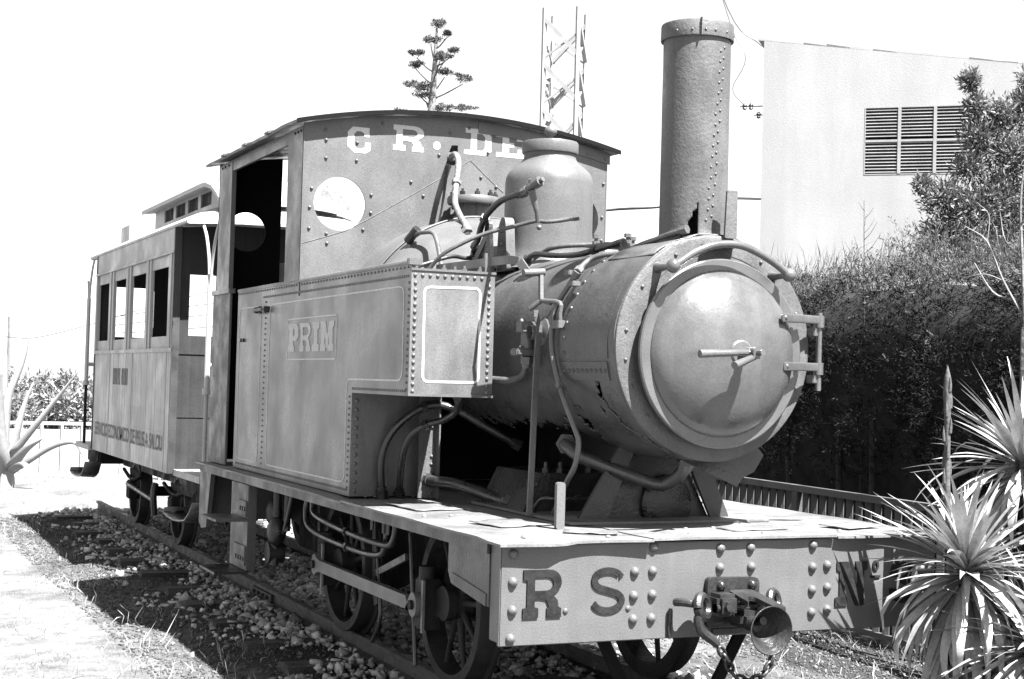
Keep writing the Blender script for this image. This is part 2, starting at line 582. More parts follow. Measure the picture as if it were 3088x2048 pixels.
def rounded(poly, r, seg=5):
    """round the corners of a 2-D polygon"""
    out = []
    n = len(poly)
    for i, p in enumerate(poly):
        a, c = Vector(poly[i - 1]), Vector(poly[(i + 1) % n])
        p = Vector(p)
        d1, d2 = (a - p), (c - p)
        k1, k2 = min(r, d1.length * 0.45), min(r, d2.length * 0.45)
        s, e = p + d1.normalized() * k1, p + d2.normalized() * k2
        for j in range(seg + 1):
            t = j / seg
            out.append(tuple((1 - t) ** 2 * s + 2 * t * (1 - t) * p + t * t * e))
    return out


def blades(name, pos, dirs, length, width, m, parent=None, kind='stuff', bend=0.3, flat=None):
    """many thin two-triangle blades, one mesh"""
    n = len(pos)
    pos = np.asarray(pos, float)
    d = np.asarray(dirs, float)
    d /= np.linalg.norm(d, axis=1)[:, None] + 1e-9
    rv = rng.normal(size=(n, 3))
    s = np.cross(d, rv)
    s /= np.linalg.norm(s, axis=1)[:, None] + 1e-9
    L = np.broadcast_to(length, (n,))[:, None]
    W = np.broadcast_to(width, (n,))[:, None]
    mid = pos + d * L * 0.5 + rng.normal(size=(n, 3)) * L * bend * 0.15
    tip = pos + d * L + rng.normal(size=(n, 3)) * L * bend * 0.35
    V = np.stack([pos, mid - s * W * 0.5, mid + s * W * 0.5, tip], 1).reshape(-1, 3)
    i = np.arange(n) * 4
    F = np.stack([i, i + 1, i + 2, i + 1, i + 3, i + 2], 1).reshape(-1, 3)
    me = bpy.data.meshes.new(name)
    me.vertices.add(len(V))
    me.vertices.foreach_set('co', V.ravel())
    me.loops.add(F.size)
    me.loops.foreach_set('vertex_index', F.ravel())
    me.polygons.add(len(F))
    me.polygons.foreach_set('loop_start', np.arange(len(F)) * 3)
    me.polygons.foreach_set('loop_total', np.full(len(F), 3))
    me.update(calc_edges=True)
    me.validate()
    me.materials.append(MATS[m])
    o = bpy.data.objects.new(name, me)
    link(o, parent)
    if kind:
        o['kind'] = kind
    return o


# ================================================================== SETTING
GZ = -0.16


def ground_h(x, y):
    h = GZ + 0.05 * mnoise.noise(Vector((x * 0.35, y * 0.35, 0))) + 0.02 * mnoise.noise(Vector((x * 1.7, y * 1.7, 3)))
    t = max(0.0, 1 - abs(x) / 1.5)
    return h + 0.05 * min(1, t * 2) - 0.02


def build_ground():
    xs = [-600, -200, -80, -40, -25, -16, -12] + [(-10 + i * 0.25) for i in range(0, 57)] + [5, 6, 8, 10, 14, 20, 30, 60, 200, 600]
    ys = [-60, -30, -18, -12, -10, -8] + [(-7 + i * 0.25) for i in range(0, 81)] + [14, 15, 17, 19, 22, 26, 32, 40, 60, 120, 400, 1500]
    vs_ = []
    for y in ys:
        for x in xs:
            far = math.hypot(x, y) > 45
            vs_.append((x, y, GZ - 0.03 if far else ground_h(x, y)))
    nx = len(xs)
    fs = [(j * nx + i, j * nx + i + 1, (j + 1) * nx + i + 1, (j + 1) * nx + i) for j in range(len(ys) - 1) for i in range(nx - 1)]
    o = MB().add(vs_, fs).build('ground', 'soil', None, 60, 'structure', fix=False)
    return o


build_ground()

# railway track
track = thing('railway_track', (0, 5, GZ), 'rusty narrow gauge track on old wooden sleepers under the train', 'track')


def rail(xc, y0, y1):
    prof = [(-0.045, -0.105), (0.045, -0.105), (0.045, -0.097), (0.010, -0.085), (0.008, -0.035), (0.027, -0.026), (0.027, -0.004), (0.022, 0.0),
            (-0.022, 0.0), (-0.027, -0.004), (-0.027, -0.026), (-0.008, -0.035), (-0.010, -0.085), (-0.045, -0.097)]
    n = len(prof)
    vs_ = [(xc + u, y, w) for y in (y0, y1) for u, w in prof]
    fs = [tuple(range(n)), tuple(range(2 * n - 1, n - 1, -1))] + [(i, (i + 1) % n, n + (i + 1) % n, n + i) for i in range(n)]
    return MB().add(vs_, fs).build('rail', 'rail_rust', track, 25)


rail(-0.527, 0.35, 12.35)
rail(0.527, 0.35, 12.35)
slp_me = []
for k in range(3):
    bm = bmesh.new()
    bmesh.ops.create_cube(bm, size=1)
    bmesh.ops.subdivide_edges(bm, edges=bm.edges[:], cuts=3, use_grid_fill=True)
    for v in bm.verts:
        v.co = Vector((v.co.x * 2.15, v.co.y * 0.20, v.co.z * 0.12)) + Vector((random.uniform(-.012, .012), random.uniform(-.008, .008), random.uniform(-.006, .006)))
    me = MB().bm(bm).mesh('sleeper')
    me.materials.append(MATS['wood_old'])
    slp_me.append(me)
ys_ = 0.5
k = 0
while ys_ < 12.3:
    o = inst('sleeper', slp_me[k % 3], track, (random.uniform(-.06, .06), ys_, -0.160), Matrix.Rotation(random.uniform(-.03, .03), 3, 'Z'))
    ys_ += random.uniform(0.72, 0.86)
    k += 1
for s in (-1, 1):
    b = MB().box(s * 0.527 - 0.03, s * 0.527 - 0.011, 4.95, 5.45, -0.085, -0.035)
    b.box(s * 0.527 + 0.011, s * 0.527 + 0.03, 4.95, 5.45, -0.085, -0.035)
    for yy in (5.03, 5.14, 5.26, 5.37):
        b.cyl((s * 0.527 - 0.05, yy, -0.06), (s * 0.527 + 0.05, yy, -0.06), 0.012, 8)
    b.build('fishplate', 'rail_rust', track)


def stones(name, pts, sizes, m, label, cat):
    bm = bmesh.new()
    bmesh.ops.create_cube(bm, size=1.45)
    bmesh.ops.bevel(bm, geom=list(bm.edges)[::3], offset=.35, segments=1, affect='EDGES')
    bmesh.ops.triangulate(bm, faces=bm.faces[:])
    bm.verts.index_update()
    base = np.array([v.co[:] for v in bm.verts])
    F0 = np.array([[v.index for v in f.verts] for f in bm.faces])
    bm.free()
    n = len(pts)
    nv = len(base)
    V = np.empty((n, nv, 3))
    for i in range(n):
        A = rng.normal(size=(3, 3))
        q, _ = np.linalg.qr(A)
        sc = rng.uniform(0.5, 1.35, 3)
        sc[2] *= 0.8
        V[i] = ((base * rng.uniform(0.7, 1.2, (nv, 1))) @ q * sc) * sizes[i] + pts[i]
    F = (F0[None] + (np.arange(n) * nv)[:, None, None]).reshape(-1, 3)
    me = bpy.data.meshes.new(name)
    me.vertices.add(n * nv)
    me.vertices.foreach_set('co', V.reshape(-1))
    me.loops.add(F.size)
    me.loops.foreach_set('vertex_index', F.ravel())
    me.polygons.add(len(F))
    me.polygons.foreach_set('loop_start', np.arange(len(F)) * 3)
    me.polygons.foreach_set('loop_total', np.full(len(F), 3))
    me.update(calc_edges=True)
    me.materials.append(MATS[m])
    o = bpy.data.objects.new(name, me)
    C.objects.link(o)
    tag(o, label, cat, kind='stuff')
    return o


P, Sz = [], []
while len(P) < 20000:
    y = random.uniform(0.1, 12.6)
    x = random.gauss(0, 0.70)
    if abs(x) > 1.6:
        continue
    if abs(x) > 0.85 and random.random() < (abs(x) - 0.85) * 1.6:
        continue
    if mnoise.noise(Vector((x * 1.3, y * 1.1, 7))) < -0.22 and abs(x) > 0.7:
        continue
    s = min(.048, max(.007, random.lognormvariate(-4.2, .5)))
    z = ground_h(x, y) + random.uniform(0.0, 0.045) * (1 if abs(x) < 0.95 else 0.3)
    if abs(abs(x) - 0.527) < 0.05:
        z = min(z, -0.11)
    P.append((x, y, min(z, -0.088)))
    Sz.append(s)
stones('ballast', np.array(P), Sz, 'stone', 'pale crushed stone ballast along the rails', 'ballast')
P, Sz = [], []
while len(P) < 15000:
    x, y = random.uniform(-1.75, -0.7) if random.random() < .85 else random.uniform(0.8, 1.6), random.uniform(-1.0, 12.5)
    P.append((x, y, ground_h(x, y) + 0.003))
    Sz.append(random.choice((0.005, 0.007, 0.009, 0.013)))
while len(P) < 22000:
    x, y = random.uniform(1.75, 3.0), random.uniform(.3, 5.5)
    P.append((x, y, ground_h(x, y) + 0.003))
    Sz.append(random.choice((0.004, 0.006, 0.008, 0.012)))
stones('gravel', np.array(P), Sz, 'gravel', 'fine gravel scattered on the earth beside the track', 'gravel')

# dry grass
n = 42000
gx = rng.uniform(-7, 3.0, n)
gy = -4.5 + rng.random(n) ** 1.3 * 26
keep = []
for i in range(n):
    x, y = gx[i], gy[i]
    d = mnoise.noise(Vector((x * 0.9, y * 0.9, 2)))
    if x < -1.25 and (d > -0.15 or y < 4):
        keep.append(i)
    elif x > 1.1 and d > 0.0:
        keep.append(i)
    elif y > 12.6:
        keep.append(i)
keep = np.array(keep)
gp = np.array([(gx[i], gy[i], ground_h(gx[i], gy[i]) - 0.005) for i in keep])
gd = rng.normal(size=(len(gp), 3)) * 0.45
gd[:, 2] = 1
tag(blades('dry_grass', gp, gd, rng.uniform(0.02, 0.085, len(gp)), rng.uniform(0.003, 0.006, len(gp)), 'dry_grass', bend=0.9),
    'bleached dry grass growing over the open ground', 'grass')
n = 700
gx = rng.uniform(-1.9, -0.95, n)
gy = rng.uniform(-0.5, 7, n)
cl = np.array([mnoise.noise(Vector((x * 2.1, y * 2.1, 9))) > 0.22 for x, y in zip(gx, gy)])
gp = np.array([(x, y, ground_h(x, y)) for x, y in zip(gx[cl], gy[cl])])
gd = rng.normal(size=(len(gp), 3)) * 0.5
gd[:, 2] = 1
tag(blades('weeds', gp, gd, rng.uniform(0.05, 0.15, len(gp)), rng.uniform(0.004, 0.008, len(gp)), 'dry_grass', bend=0.9),
    'thin weeds sprouting in the shadow beside the ballast', 'weeds')

n = 900
gx = rng.uniform(1.2, 3.0, n)
gy = rng.uniform(.5, 5.0, n)
gp = np.array([(x, y, ground_h(x, y)) for x, y in zip(gx, gy)])
gd = rng.normal(size=(n, 3)) * 0.9
gd[:, 2] = 1
tag(blades('dry_weeds', gp, gd, rng.uniform(0.04, 0.16, n), rng.uniform(0.003, 0.007, n), 'dry_grass', bend=0.9),
    'withered weeds on the earth darkened as shade between the track and the railing', 'weeds')

# ================================================================== LOCOMOTIVE
loco = thing('steam_locomotive', (0, 2.5, 0), 'small grey painted steam tank locomotive with tall chimney and dome', 'locomotive')
ZT = 0.881
BC = 1.660                       # boiler centre height

# --- buffer beam with raised letters and rivets
beam = MB().box(-1.05, 1.05, 0.0, 0.022, 0.478, 0.866, 0.004).box(-1.035, 1.035, 0.0225, 0.13, 0.485, 0.860, 0.004).build('buffer_beam', 'paint', loco)
rv_b = rivet_mesh(0.0205, 0.019, 'paint', 14)
RV = [(-1.0, z) for z in (.833, .725, .616, .508)] + [(.973, z) for z in (.833, .725, .616, .508)]
RV += [(-.465, z) for z in (.751, .655, .562)] + [(-.383, z) for z in (.848, .751, .657, .563)]
RV += [(.392, z) for z in (.840, .748, .652, .557)] + [(.472, z) for z in (.754, .660, .566)]
RV += [(x, z) for x in (-.066, .085) for z in (.836, .757)]
for x, z in RV:
    inst('rivet', rv_b, beam, (x + random.uniform(-.003, .003), 0, z), ROT_FRONT)
for ch, a, b_, lo, hi in (('R', -.955, -.79, .584, .770), ('S', -.668, -.502, .584, .774), ('N', .512, .685, .578, .766), ('o', .703, .743, .706, .768),
                          ('_', .697, .748, .694, .775), ('3', .80, .945, .580, .768)):
    letter(ch, a, b_, lo, hi, ('y', 0.0), 'letter_dark', beam, 0.007)
for x in (-.768, -.490):
    inst('full_stop', rivet_mesh(0.012, 0.008, 'paint', 12), beam, (x, 0, .606), ROT_FRONT)
# gusset plates at the ends of the beam
for s in (-1, 1):
    poly = [(.131, .818), (.555, .818), (.555, .70), (.52, .655), (.131, .612)]
    MB().prism([poly], lambda u, v, w, s=s: (s * (1.04 - w), u, v), 0.012).build('beam_gusset', 'paint_worn', loco)
    MB().prism([[(.15, .66), (.50, .70), (.50, .655), (.15, .612)]], lambda u, v, w, s=s: (s * (1.045 - w), u, v), 0.004).build('gusset_strip', 'paint_worn', loco)

# --- deck plates
plates = [(-1.075, -.40, -.036, 1.9, 0.0), (-.397, .50, -.028, 1.9, 0.004), (.503, 1.075, -.030, 1.9, -0.002), (-1.075, -.42, 1.903, 5.12, 0), (.42, 1.075, 1.903, 5.12, 0), (-.417, .417, 1.903, 5.12, -.004)]
for i, (x0, x1, y0, y1, dz) in enumerate(plates):
    nx_, ny_ = 14, 18
    vs_ = []
    for t in (0, 1):
        for j in range(ny_ + 1):
            for q in range(nx_ + 1):
                x = x0 + (x1 - x0) * q / nx_
                y = y0 + (y1 - y0) * j / ny_
                if j == 0 and i < 3:
                    y += 0.012 * mnoise.noise(Vector((x * 4, 0, 5))) - (0.012 if x < -0.8 else 0)
                w = 0.004 * mnoise.noise(Vector((x * 2.5, y * 2.5, 1)))
                if j < 2 and x < -.75:
                    w -= 0.006
                vs_.append((x, y, ZT + dz + w - 0.010 * t))
    st = (nx_ + 1) * (ny_ + 1)
    fs = []
    for j in range(ny_):
        for q in range(nx_):
            a = j * (nx_ + 1) + q
            fs += [(a, a + 1, a + nx_ + 2, a + nx_ + 1), (st + a, st + a + nx_ + 1, st + a + nx_ + 2, st + a + 1)]
    for j in range(ny_):
        a, c = j * (nx_ + 1), j * (nx_ + 1) + nx_
        fs += [(a, a + nx_ + 1, st + a + nx_ + 1, st + a), (c, st + c, st + c + nx_ + 1, c + nx_ + 1)]
    for q in range(nx_):
        a, c = q, ny_ * (nx_ + 1) + q
        fs += [(a, st + a, st + a + 1, a + 1), (c, c + 1, st + c + 1, st + c)]
    MB().add(vs_, fs).build('deck_plate', 'deck', loco, 40)
for s in (-1, 1):
    MB().box(min(s * 1.05, s * 1.038), max(s * 1.05, s * 1.038), 0.135, 5.1, 0.820, 0.868).build('valance', 'paint_worn', loco)
for x, y, w_, l_, rz, tl_ in ((-.72, .62, .30, .22, .25, .02), (-.55, .22, .22, .10, -.5, .03), (-.80, 1.45, .26, .34, .1, .015), (.62, .75, .34, .26, -.15, .012), (.25, .24, .30, .12, .1, .02), (.80, .28, .24, .16, .3, .02)):
    bm = bmesh.new()
    bmesh.ops.create_grid(bm, x_segments=6, y_segments=6, size=.5)
    M4 = Matrix.Translation((x, y, ZT + .010)) @ Matrix.Rotation(rz, 4, 'Z') @ Matrix.Rotation(tl_, 4, 'X')
    for v in bm.verts:
        v.co = M4 @ Vector((v.co.x * w_ * (1 + .06 * mnoise.noise(v.co * 7)), v.co.y * l_ * (1 + .1 * mnoise.noise(v.co * 9 + Vector((3, 0, 0)))), .004 * mnoise.noise(v.co * 5 + Vector((x, y, 0)))))
    pt = MB().bm(bm).build('deck_patch', 'deck', loco, 60, fix=False)
    sd = pt.modifiers.new('thickness', 'SOLIDIFY')
    sd.thickness = .004
bolt_me = rivet_mesh(0.012, 0.008, 'deck', 8)
for x, y in ((-.9, .12), (-.55, .07), (-.15, .1), (.2, .08), (.33, .45), (.62, .12), (.85, .3), (-.75, .55), (-.98, 1.0), (-.85, 1.0), (.1, .32), (-.05, .3)):
    inst('deck_bolt', bolt_me, loco, (x, y, ZT + .003))
MB().box(-.50, .52, .50, 1.6, ZT + .005, ZT + .017, .004).build('saddle_base', 'deck', loco)
p_ = MB()
p_.prism([rounded([(-.622, ZT), (-.583, ZT), (-.583, 1.078), (-.622, 1.078)], .014)], lambda u, v, w: (u, .395 + w, v), .022)
p_.build('deck_upright', 'paint', loco)

# --- saddle
for s, (a, b_, c, d) in ((-1, (-.379, -.237, -.086, -.163)), (1, (.300, .399, .240, .130))):
    MB().prism([[(a, .898), (b_, .898), (c, 1.25), (d, 1.25)]], lambda u, v, w: (u, .66 + w, v), .020).build('saddle_strut', 'frame_paint', loco)
MB().prism([[(-.25, .898), (.31, .898), (.20, 1.10), (.16, 1.23), (-.10, 1.23), (-.14, 1.05)]], lambda u, v, w: (u, .70 + w, v), .03).build('saddle_plate', 'iron', loco)
MB().prism([[(-.485, .898), (.485, .898), (.38, 1.075), (-.397, 1.075)]], lambda u, v, w: (u, 1.02 + w, v), .5).build('cylinder_block', 'iron', loco)
st_me = MB().cyl((0, 0, 0), (0, 0, .022), .016, 6).cyl((0, 0, .02), (0, 0, .05), .009, 8).mesh('stud')
st_me.materials.append(MATS['iron'])
for i in range(7):
    inst('stud', st_me, loco, (-.36 + i * .075, 1.05, 1.075))
MB().lathe([(.13, 0), (.13, -.02), (.11, -.03), (1e-3, -.035)], (.08, .70, .96), 'y', 28).build('cylinder_cover', 'iron', loco)
for i in range(8):
    a = i * PI / 4 + .2
    inst('cover_nut', rivet_mesh(.013, .014, 'iron', 6), loco, (.08 + .12 * math.cos(a), .68, .96 + .12 * math.sin(a)), ROT_FRONT)
MB().bm(bmesh.new()) if False else None

# --- smokebox shell (thin plate, rusted through low on the left)
RS = 0.474


def shell(name, m, r, y0, y1, na, ny_, hole, parent, zc=BC, noise_amp=0.0):
    vs_, fs = [], []
    for j in range(ny_ + 1):
        for i in range(na):
            th = 2 * PI * i / na
            y = y0 + (y1 - y0) * j / ny_
            rr = r + noise_amp * mnoise.noise(Vector((math.cos(th) * 3, math.sin(th) * 3, y * 5)))
            vs_.append((math.cos(th) * rr, y, zc + math.sin(th) * rr))
    for j in range(ny_):
        for i in range(na):
            th = 2 * PI * (i + .5) / na
            y = y0 + (y1 - y0) * (j + .5) / ny_
            if hole(math.degrees(th) % 360, y):
                continue
            k_ = (i + 1) % na
            fs.append((j * na + i, j * na + k_, (j + 1) * na + k_, (j + 1) * na + i))
    o = MB().add(vs_, fs).build(name, m, parent, 40, fix=False)
    sd = o.modifiers.new('thickness', 'SOLIDIFY')
    sd.thickness = 0.008
    sd.offset = -1
    return o


def sb_hole(a, y):
    w = mnoise.noise(Vector((a * .12, y * 18, 0)))
    w2 = mnoise.noise(Vector((a * .5, y * 60, 4)))
    # ragged vertical tear that runs down from the left side
    yc = .40 + .05 * mnoise.noise(Vector((a * .15, 1, 0))) - max(0, a - 205) * .0045
    if 199.5 < a < 207 and abs(y - .375 - w2 * .012) < .018:
        return True
    if 205 < a < 243 and abs(y - yc) < .0065 + .012 * max(0, w + .25):
        return True
    if 232 < a < 250 and abs(y - .235 - .03 * w) < .014 + .014 * w2:
        return True
    if a > 214 and a < 238 and y > .645 + .04 * w + .02 * w2:
        return True
    if 212 < a < 219 and abs(y - .43 - w2 * .02) < .007:
        return True
    return False


smokebox = shell('smokebox', 'paint_smokebox', RS, .19, .70, 300, 110, sb_hole, loco, noise_amp=.004)
# riveted wrapper patches
for a0, a1, y0, y1, rr in ((118, 187, .245, .66, .484), (188.5, 198, .250, .672, .488), (60, 112, .28, .66, .482)):
    pr = []
    na = 26
    vs_ = []
    for rad in (rr, rr - .011):
        for i in range(na + 1):
            th = math.radians(a0 + (a1 - a0) * i / na)
            for y in (y0, y1):
                vs_.append((math.cos(th) * rad, y, BC + math.sin(th) * rad))
    st = 2 * (na + 1)
    fs = []
    for i in range(na):
        a = 2 * i
        fs += [(a, a + 1, a + 3, a + 2), (a, a + 2, st + a + 2, st + a), (a + 1, st + a + 1, st + a + 3, a + 3)]
    fs += [(0, st, st + 1, 1), (2 * na, 2 * na + 1, st + 2 * na + 1, st + 2 * na)]
    MB().add(vs_, fs).build('wrapper_patch', 'paint_smokebox', smokebox, 40)
rv_s = rivet_mesh(.0105, .008, 'paint_smokebox', 8)


def radial(me, name, parent, a, y, r, zc=BC):
    th = math.radians(a)
    d = Vector((math.cos(th), 0, math.sin(th)))
    return inst(name, me, parent, (d.x * r, y, zc + d.z * r), d.to_track_quat('Z', 'Y').to_matrix())


for a in range(100, 250, 6):
    radial(rv_s, 'rivet', smokebox, a + random.uniform(-.6, .6), .222, .472)
for y in np.arange(.27, .66, .042):
    radial(rv_s, 'rivet', smokebox, 200, float(y), .474)
    radial(rv_s, 'rivet', smokebox, 193, float(y), .4875)
for a in range(112, 190, 8):
    radial(rv_s, 'rivet', smokebox, a, .645, .4835)
for a, y in ((214, .5), (219, .33), (224, .46), (229, .36), (226, .58), (236, .42), (238, .3), (231, .27), (245, .45), (216, .27), (222, .62), (244, .34), (209, .30)):
    radial(rv_s, 'rivet', smokebox, a, y, .474)
# front plate, ring and door
fp = MB().lathe([(.40, .188), (.40, .176), (.468, .176), (.478, .180), (.481, .190), (.481, .222), (.472, .226)], (0, 0, BC), 'y', 120).build('front_ring', 'paint_worn', loco)
MB().lathe([(.44, .1775), (.36, .1785), (1e-3, .179), (1e-3, .192), (.44, .192)], (0, 0, BC), 'y', 72).build('front_plate', 'paint_worn', loco)
for a in (22, 60, 118, 146, 172, 188, 203, 222, 318, 338):
    inst('rivet', rivet_mesh(.009, .008, 'paint_worn', 8), fp, (math.cos(math.radians(a)) * .437, .176, BC + math.sin(math.radians(a)) * .437), ROT_FRONT)
DZ = 1.637
door = MB().lathe([(.350, .126), (.394, .126), (.400, .131), (.400, .146), (.390, .152), (.30, .154)], (0, 0, DZ), 'y', 120).build('smokebox_door', 'paint_door', loco)
prof = [(.352, .1225)]
Rk, dp = .352, .135
for i in range(1, 25):
    r_ = Rk * (1 - i / 24)
    prof.append((max(r_, 1e-4), .1225 - dp * (1 - (r_ / Rk) ** 2) ** .64))
dome_m = MB().lathe(prof, (0, 0, DZ), 'y', 96).build('domed_panel', 'paint_door', door, 60)
MB().lathe([(.053, .030), (.053, -.012), (.046, -.018), (1e-3, -.018)], (0, 0, DZ + .004), 'y', 32).build('handle_boss', 'paint', door)
hd = MB().cyl((0, .035, DZ + .003), (0, -.085, DZ + .003), .020, 16).cyl((0, -.07, DZ + .003), (0, -.135, DZ + .003), .026, 14).cyl((0, -.13, DZ + .003), (0, -.168, DZ + .003), .012, 10)
hd.build('locking_screw', 'paint_door', door)
MB().tube([(.012, -.10, DZ + .006), (-.258, -.10, DZ - .010)], [.013, .0165], 12, 1).build('handle', 'paint_door', door)
MB().tube([(.005, -.112, DZ - .01), (-.135, -.165, DZ - .053)], [.013, .0165], 12, 1).build('handle', 'paint_door', door)
for zc, x0 in ((1.797, .225), (1.592, .248)):
    hs = MB().prism([rounded([(x0, zc - .019), (.485, zc - .015), (.485, zc + .020), (x0, zc + .019)], .012)], lambda u, v, w: (u, min(.112, .020 + .60 * (u - .225)) + w, v), .012)
    hs.build('hinge_strap', 'paint_door', door)
    MB().cyl((.502, .135, zc - .030), (.502, .135, zc + .022), .021, 14).build('hinge_knuckle', 'paint_door', door)
    MB().box(.47, .505, .13, .185, zc - .068, zc - .031, .003).build('hinge_bracket', 'paint_door', door)
    for q in (.022, .085, .13):
        inst('rivet', rivet_mesh(.0125, .011, 'paint_door', 10), door, (x0 + q, min(.112, .020 + .60 * (x0 + q - .225)) + .001, zc + .001), ROT_FRONT)
MB().cyl((.502, .135, 1.492), (.502, .135, 1.832), .0125, 12).build('hinge_pin', 'paint_door', door)
_h = Vector((.502, .135, 0))
door.matrix_basis = Matrix.Translation(_h) @ Matrix.Rotation(math.radians(0.9), 4, 'Z') @ Matrix.Translation(-_h)     # standing slightly ajar
# handrail over the door
arc = [(-.291, .05, 1.987), (-.248, .05, 2.013), (-.194, .05, 2.047), (-.115, .05, 2.079), (-.043, .05, 2.092), (.038, .05, 2.090), (.12, .05, 2.066), (.205, .05, 2.026), (.277, .05, 1.981)]
hr = MB().tube(arc, .0165, 14).build('front_handrail', 'paint_door', loco)
for x, z in ((-.291, 1.987), (.277, 1.981)):
    MB().sphere((x, .05, z), .030, 18, 12).build('rail_knob', 'paint_door', hr)
    MB().tube([(x, .06, z), (x, .13, z), (x, .185, z)], [.014, .016, .026], 12, 2).build('rail_stanchion', 'paint_door', hr)
MB().prism([rounded([(.022, 2.13), (.082, 2.13), (.082, 2.335), (.030, 2.335)], .008)], lambda u, v, w: (u, .158 + w, v), .012).build('lamp_bracket', 'paint_worn', loco)
MB().box(-.085, .075, .10, .175, 2.088, 2.098).build('lamp_shelf', 'paint_worn', loco)

MB().prism([[(-.10, 1.195), (.02, 1.14), (.12, 1.10), (.20, 1.065), (.23, 1.10), (.30, 1.13), (.36, 1.20), (.30, 1.28), (-.05, 1.24)]], lambda u, v, w: (u, .30 + .3 * (v - 1.1) + w, v), .006).build('torn_plate', 'paint_smokebox', smokebox, 25)
# --- chimney
CY = .385


def ch_hole(a, z):
    w = mnoise.noise(Vector((a * .2, z * 40, 0)))
    if 2.135 < z < 2.30:
        c = 236 + (z - 2.14) * 90
        half = 11 * (1 - (z - 2.135) / .165)
        return c - half * 1.4 + 4 * w < a < 247 + 1.5 * w
    return False


na, nz_ = 150, 110
vs_, fs = [], []
for j in range(nz_ + 1):
    z = 2.10 + (3.05 - 2.10) * j / nz_
    fl = max(0, (2.17 - z) / .07)
    for i in range(na):
        th = 2 * PI * i / na
        r_ = .1475 + .035 * fl ** 2 + .002 * mnoise.noise(Vector((math.cos(th) * 2, math.sin(th) * 2, z * 4)))
        vs_.append((math.cos(th) * r_, CY + math.sin(th) * r_, z))
for j in range(nz_):
    for i in range(na):
        if ch_hole(360 * (i + .5) / na, 2.10 + .95 * (j + .5) / nz_):
            continue
        k_ = (i + 1) % na
        fs.append((j * na + i, j * na + k_, (j + 1) * na + k_, (j + 1) * na + i))
chim = MB().add(vs_, fs).build('chimney', 'paint_worn', loco, 40, fix=False)
sd = chim.modifiers.new('thickness', 'SOLIDIFY')
sd.thickness = .006
cap = MB().lathe([(.149, 3.008), (.159, 3.006), (.160, 3.010), (.159, 3.070), (.157, 3.076), (.140, 3.076), (.138, 3.0)], (0, CY, 0), 'z', 72).build('chimney_cap', 'paint_worn', chim)
MB().box(-.072, -.067, CY - .1545, CY - .14, 3.004, 3.080).build('cap_joint', 'paint_worn', chim)
rv_c = rivet_mesh(.0065, .005, 'paint_worn', 8)
for i in range(17):
    z = 2.21 + i * .046
    for off in (0, 9):
        th = math.radians(262 + i * 1.35 + off + random.uniform(-1.6, 1.6))
        inst('rivet', rv_c, chim, (math.cos(th) * .147, CY + math.sin(th) * .147, z + off * .002), Vector((math.cos(th), math.sin(th), 0)).to_track_quat('Z', 'Y').to_matrix())
for a in (205, 231, 252, 268, 291, 322):
    th = math.radians(a)
    inst('rivet', rv_c, chim, (math.cos(th) * .159, CY + math.sin(th) * .159, 3.03), Vector((math.cos(th), math.sin(th), 0)).to_track_quat('Z', 'Y').to_matrix())
# curled-up saddle plate round the foot of the chimney
vs_, fs = [], []
na = 60
for k_ in range(3):
    for i in range(na + 1):
        t = i / na
        th = math.radians(52 + 76 * t)
        y = (.20, .38, .60)[k_]
        r_ = .479 + (.010 + .010 * mnoise.noise(Vector((t * 9, k_ * 3, 2)))) * (1 if k_ != 1 else .6)
        vs_.append((math.cos(th) * r_, y + .014 * mnoise.noise(Vector((t * 14, k_, 0))), BC + math.sin(th) * r_))
for k_ in range(2):
    for i in range(na):
        a = k_ * (na + 1) + i
        fs.append((a, a + 1, a + na + 2, a + na + 1))
o = MB().add(vs_, fs).build('chimney_saddle', 'paint_worn', loco, 40)
sd = o.modifiers.new('thickness', 'SOLIDIFY')
sd.thickness = .007


# --- boiler barrel cladding, torn open underneath
def bo_hole(a, y):
    w = mnoise.noise(Vector((a * .1, y * 9, 3)))
    w2 = mnoise.noise(Vector((a * .6, y * 45, 4)))
    return 222 < a < 300 and (a > 232 + 16 * w + 7 * w2 and y > .9) or (221 + 8 * w < a < 234 and y < .76 + .03 * w2 and y > .70)


boiler = shell('boiler', 'paint_smokebox', .455, .70, 2.12, 260, 130, bo_hole, loco, noise_amp=.003)
MB().lathe([(.40, .66), (.40, 2.3)], (0, 0, BC), 'y', 40).build('boiler_shell', 'black', boiler)
for y in (.712, 1.282):
    MB().lathe([(.456, y - .022), (.4625, y - .021), (.4625, y + .021), (.456, y + .022)], (0, 0, BC), 'y', 96, math.radians(-25), math.radians(205)).build('boiler_band', 'paint_smokebox', boiler)
# firebox shoulder
prof = [(.455, 2.06), (.47, 2.10), (.56, 2.24), (.66, 2.40), (.735, 2.52), (.765, 2.60), (.775, 2.72), (.775, 3.06)]
MB().lathe(prof, (0, 0, BC), 'y', 96, math.radians(-30), math.radians(210)).build('firebox', 'paint', loco, 50)
MB().lathe([(.778, 2.665), (.782, 2.668), (.782, 2.702), (.778, 2.705)], (0, 0, BC), 'y', 96, 0, PI).build('firebox_band', 'paint', loco)
# dome
DY = 1.84
prof = [(.285, .42), (.245, .47), (.234, .53), (.232, .60), (.232, .875), (.228, .905), (.213, .935), (.185, .962), (.155, .985), (.140, 1.005), (.136, 1.020), (.136, 1.034),
        (.147, 1.036), (.149, 1.042), (.149, 1.088), (.144, 1.098), (.11, 1.104), (1e-3, 1.107)]
dome = MB().lathe(prof, (0, DY, BC), 'z', 80).build('steam_dome', 'paint', loco, 40)
MB().cyl((0, DY, BC + 1.10), (0, DY, BC + 1.14), .012, 12).build('dome_stud', 'paint', dome)
MB().sphere((0, DY, BC + 1.158), .034, 18, 12, (1, 1, .85)).build('dome_knob', 'paint', dome)
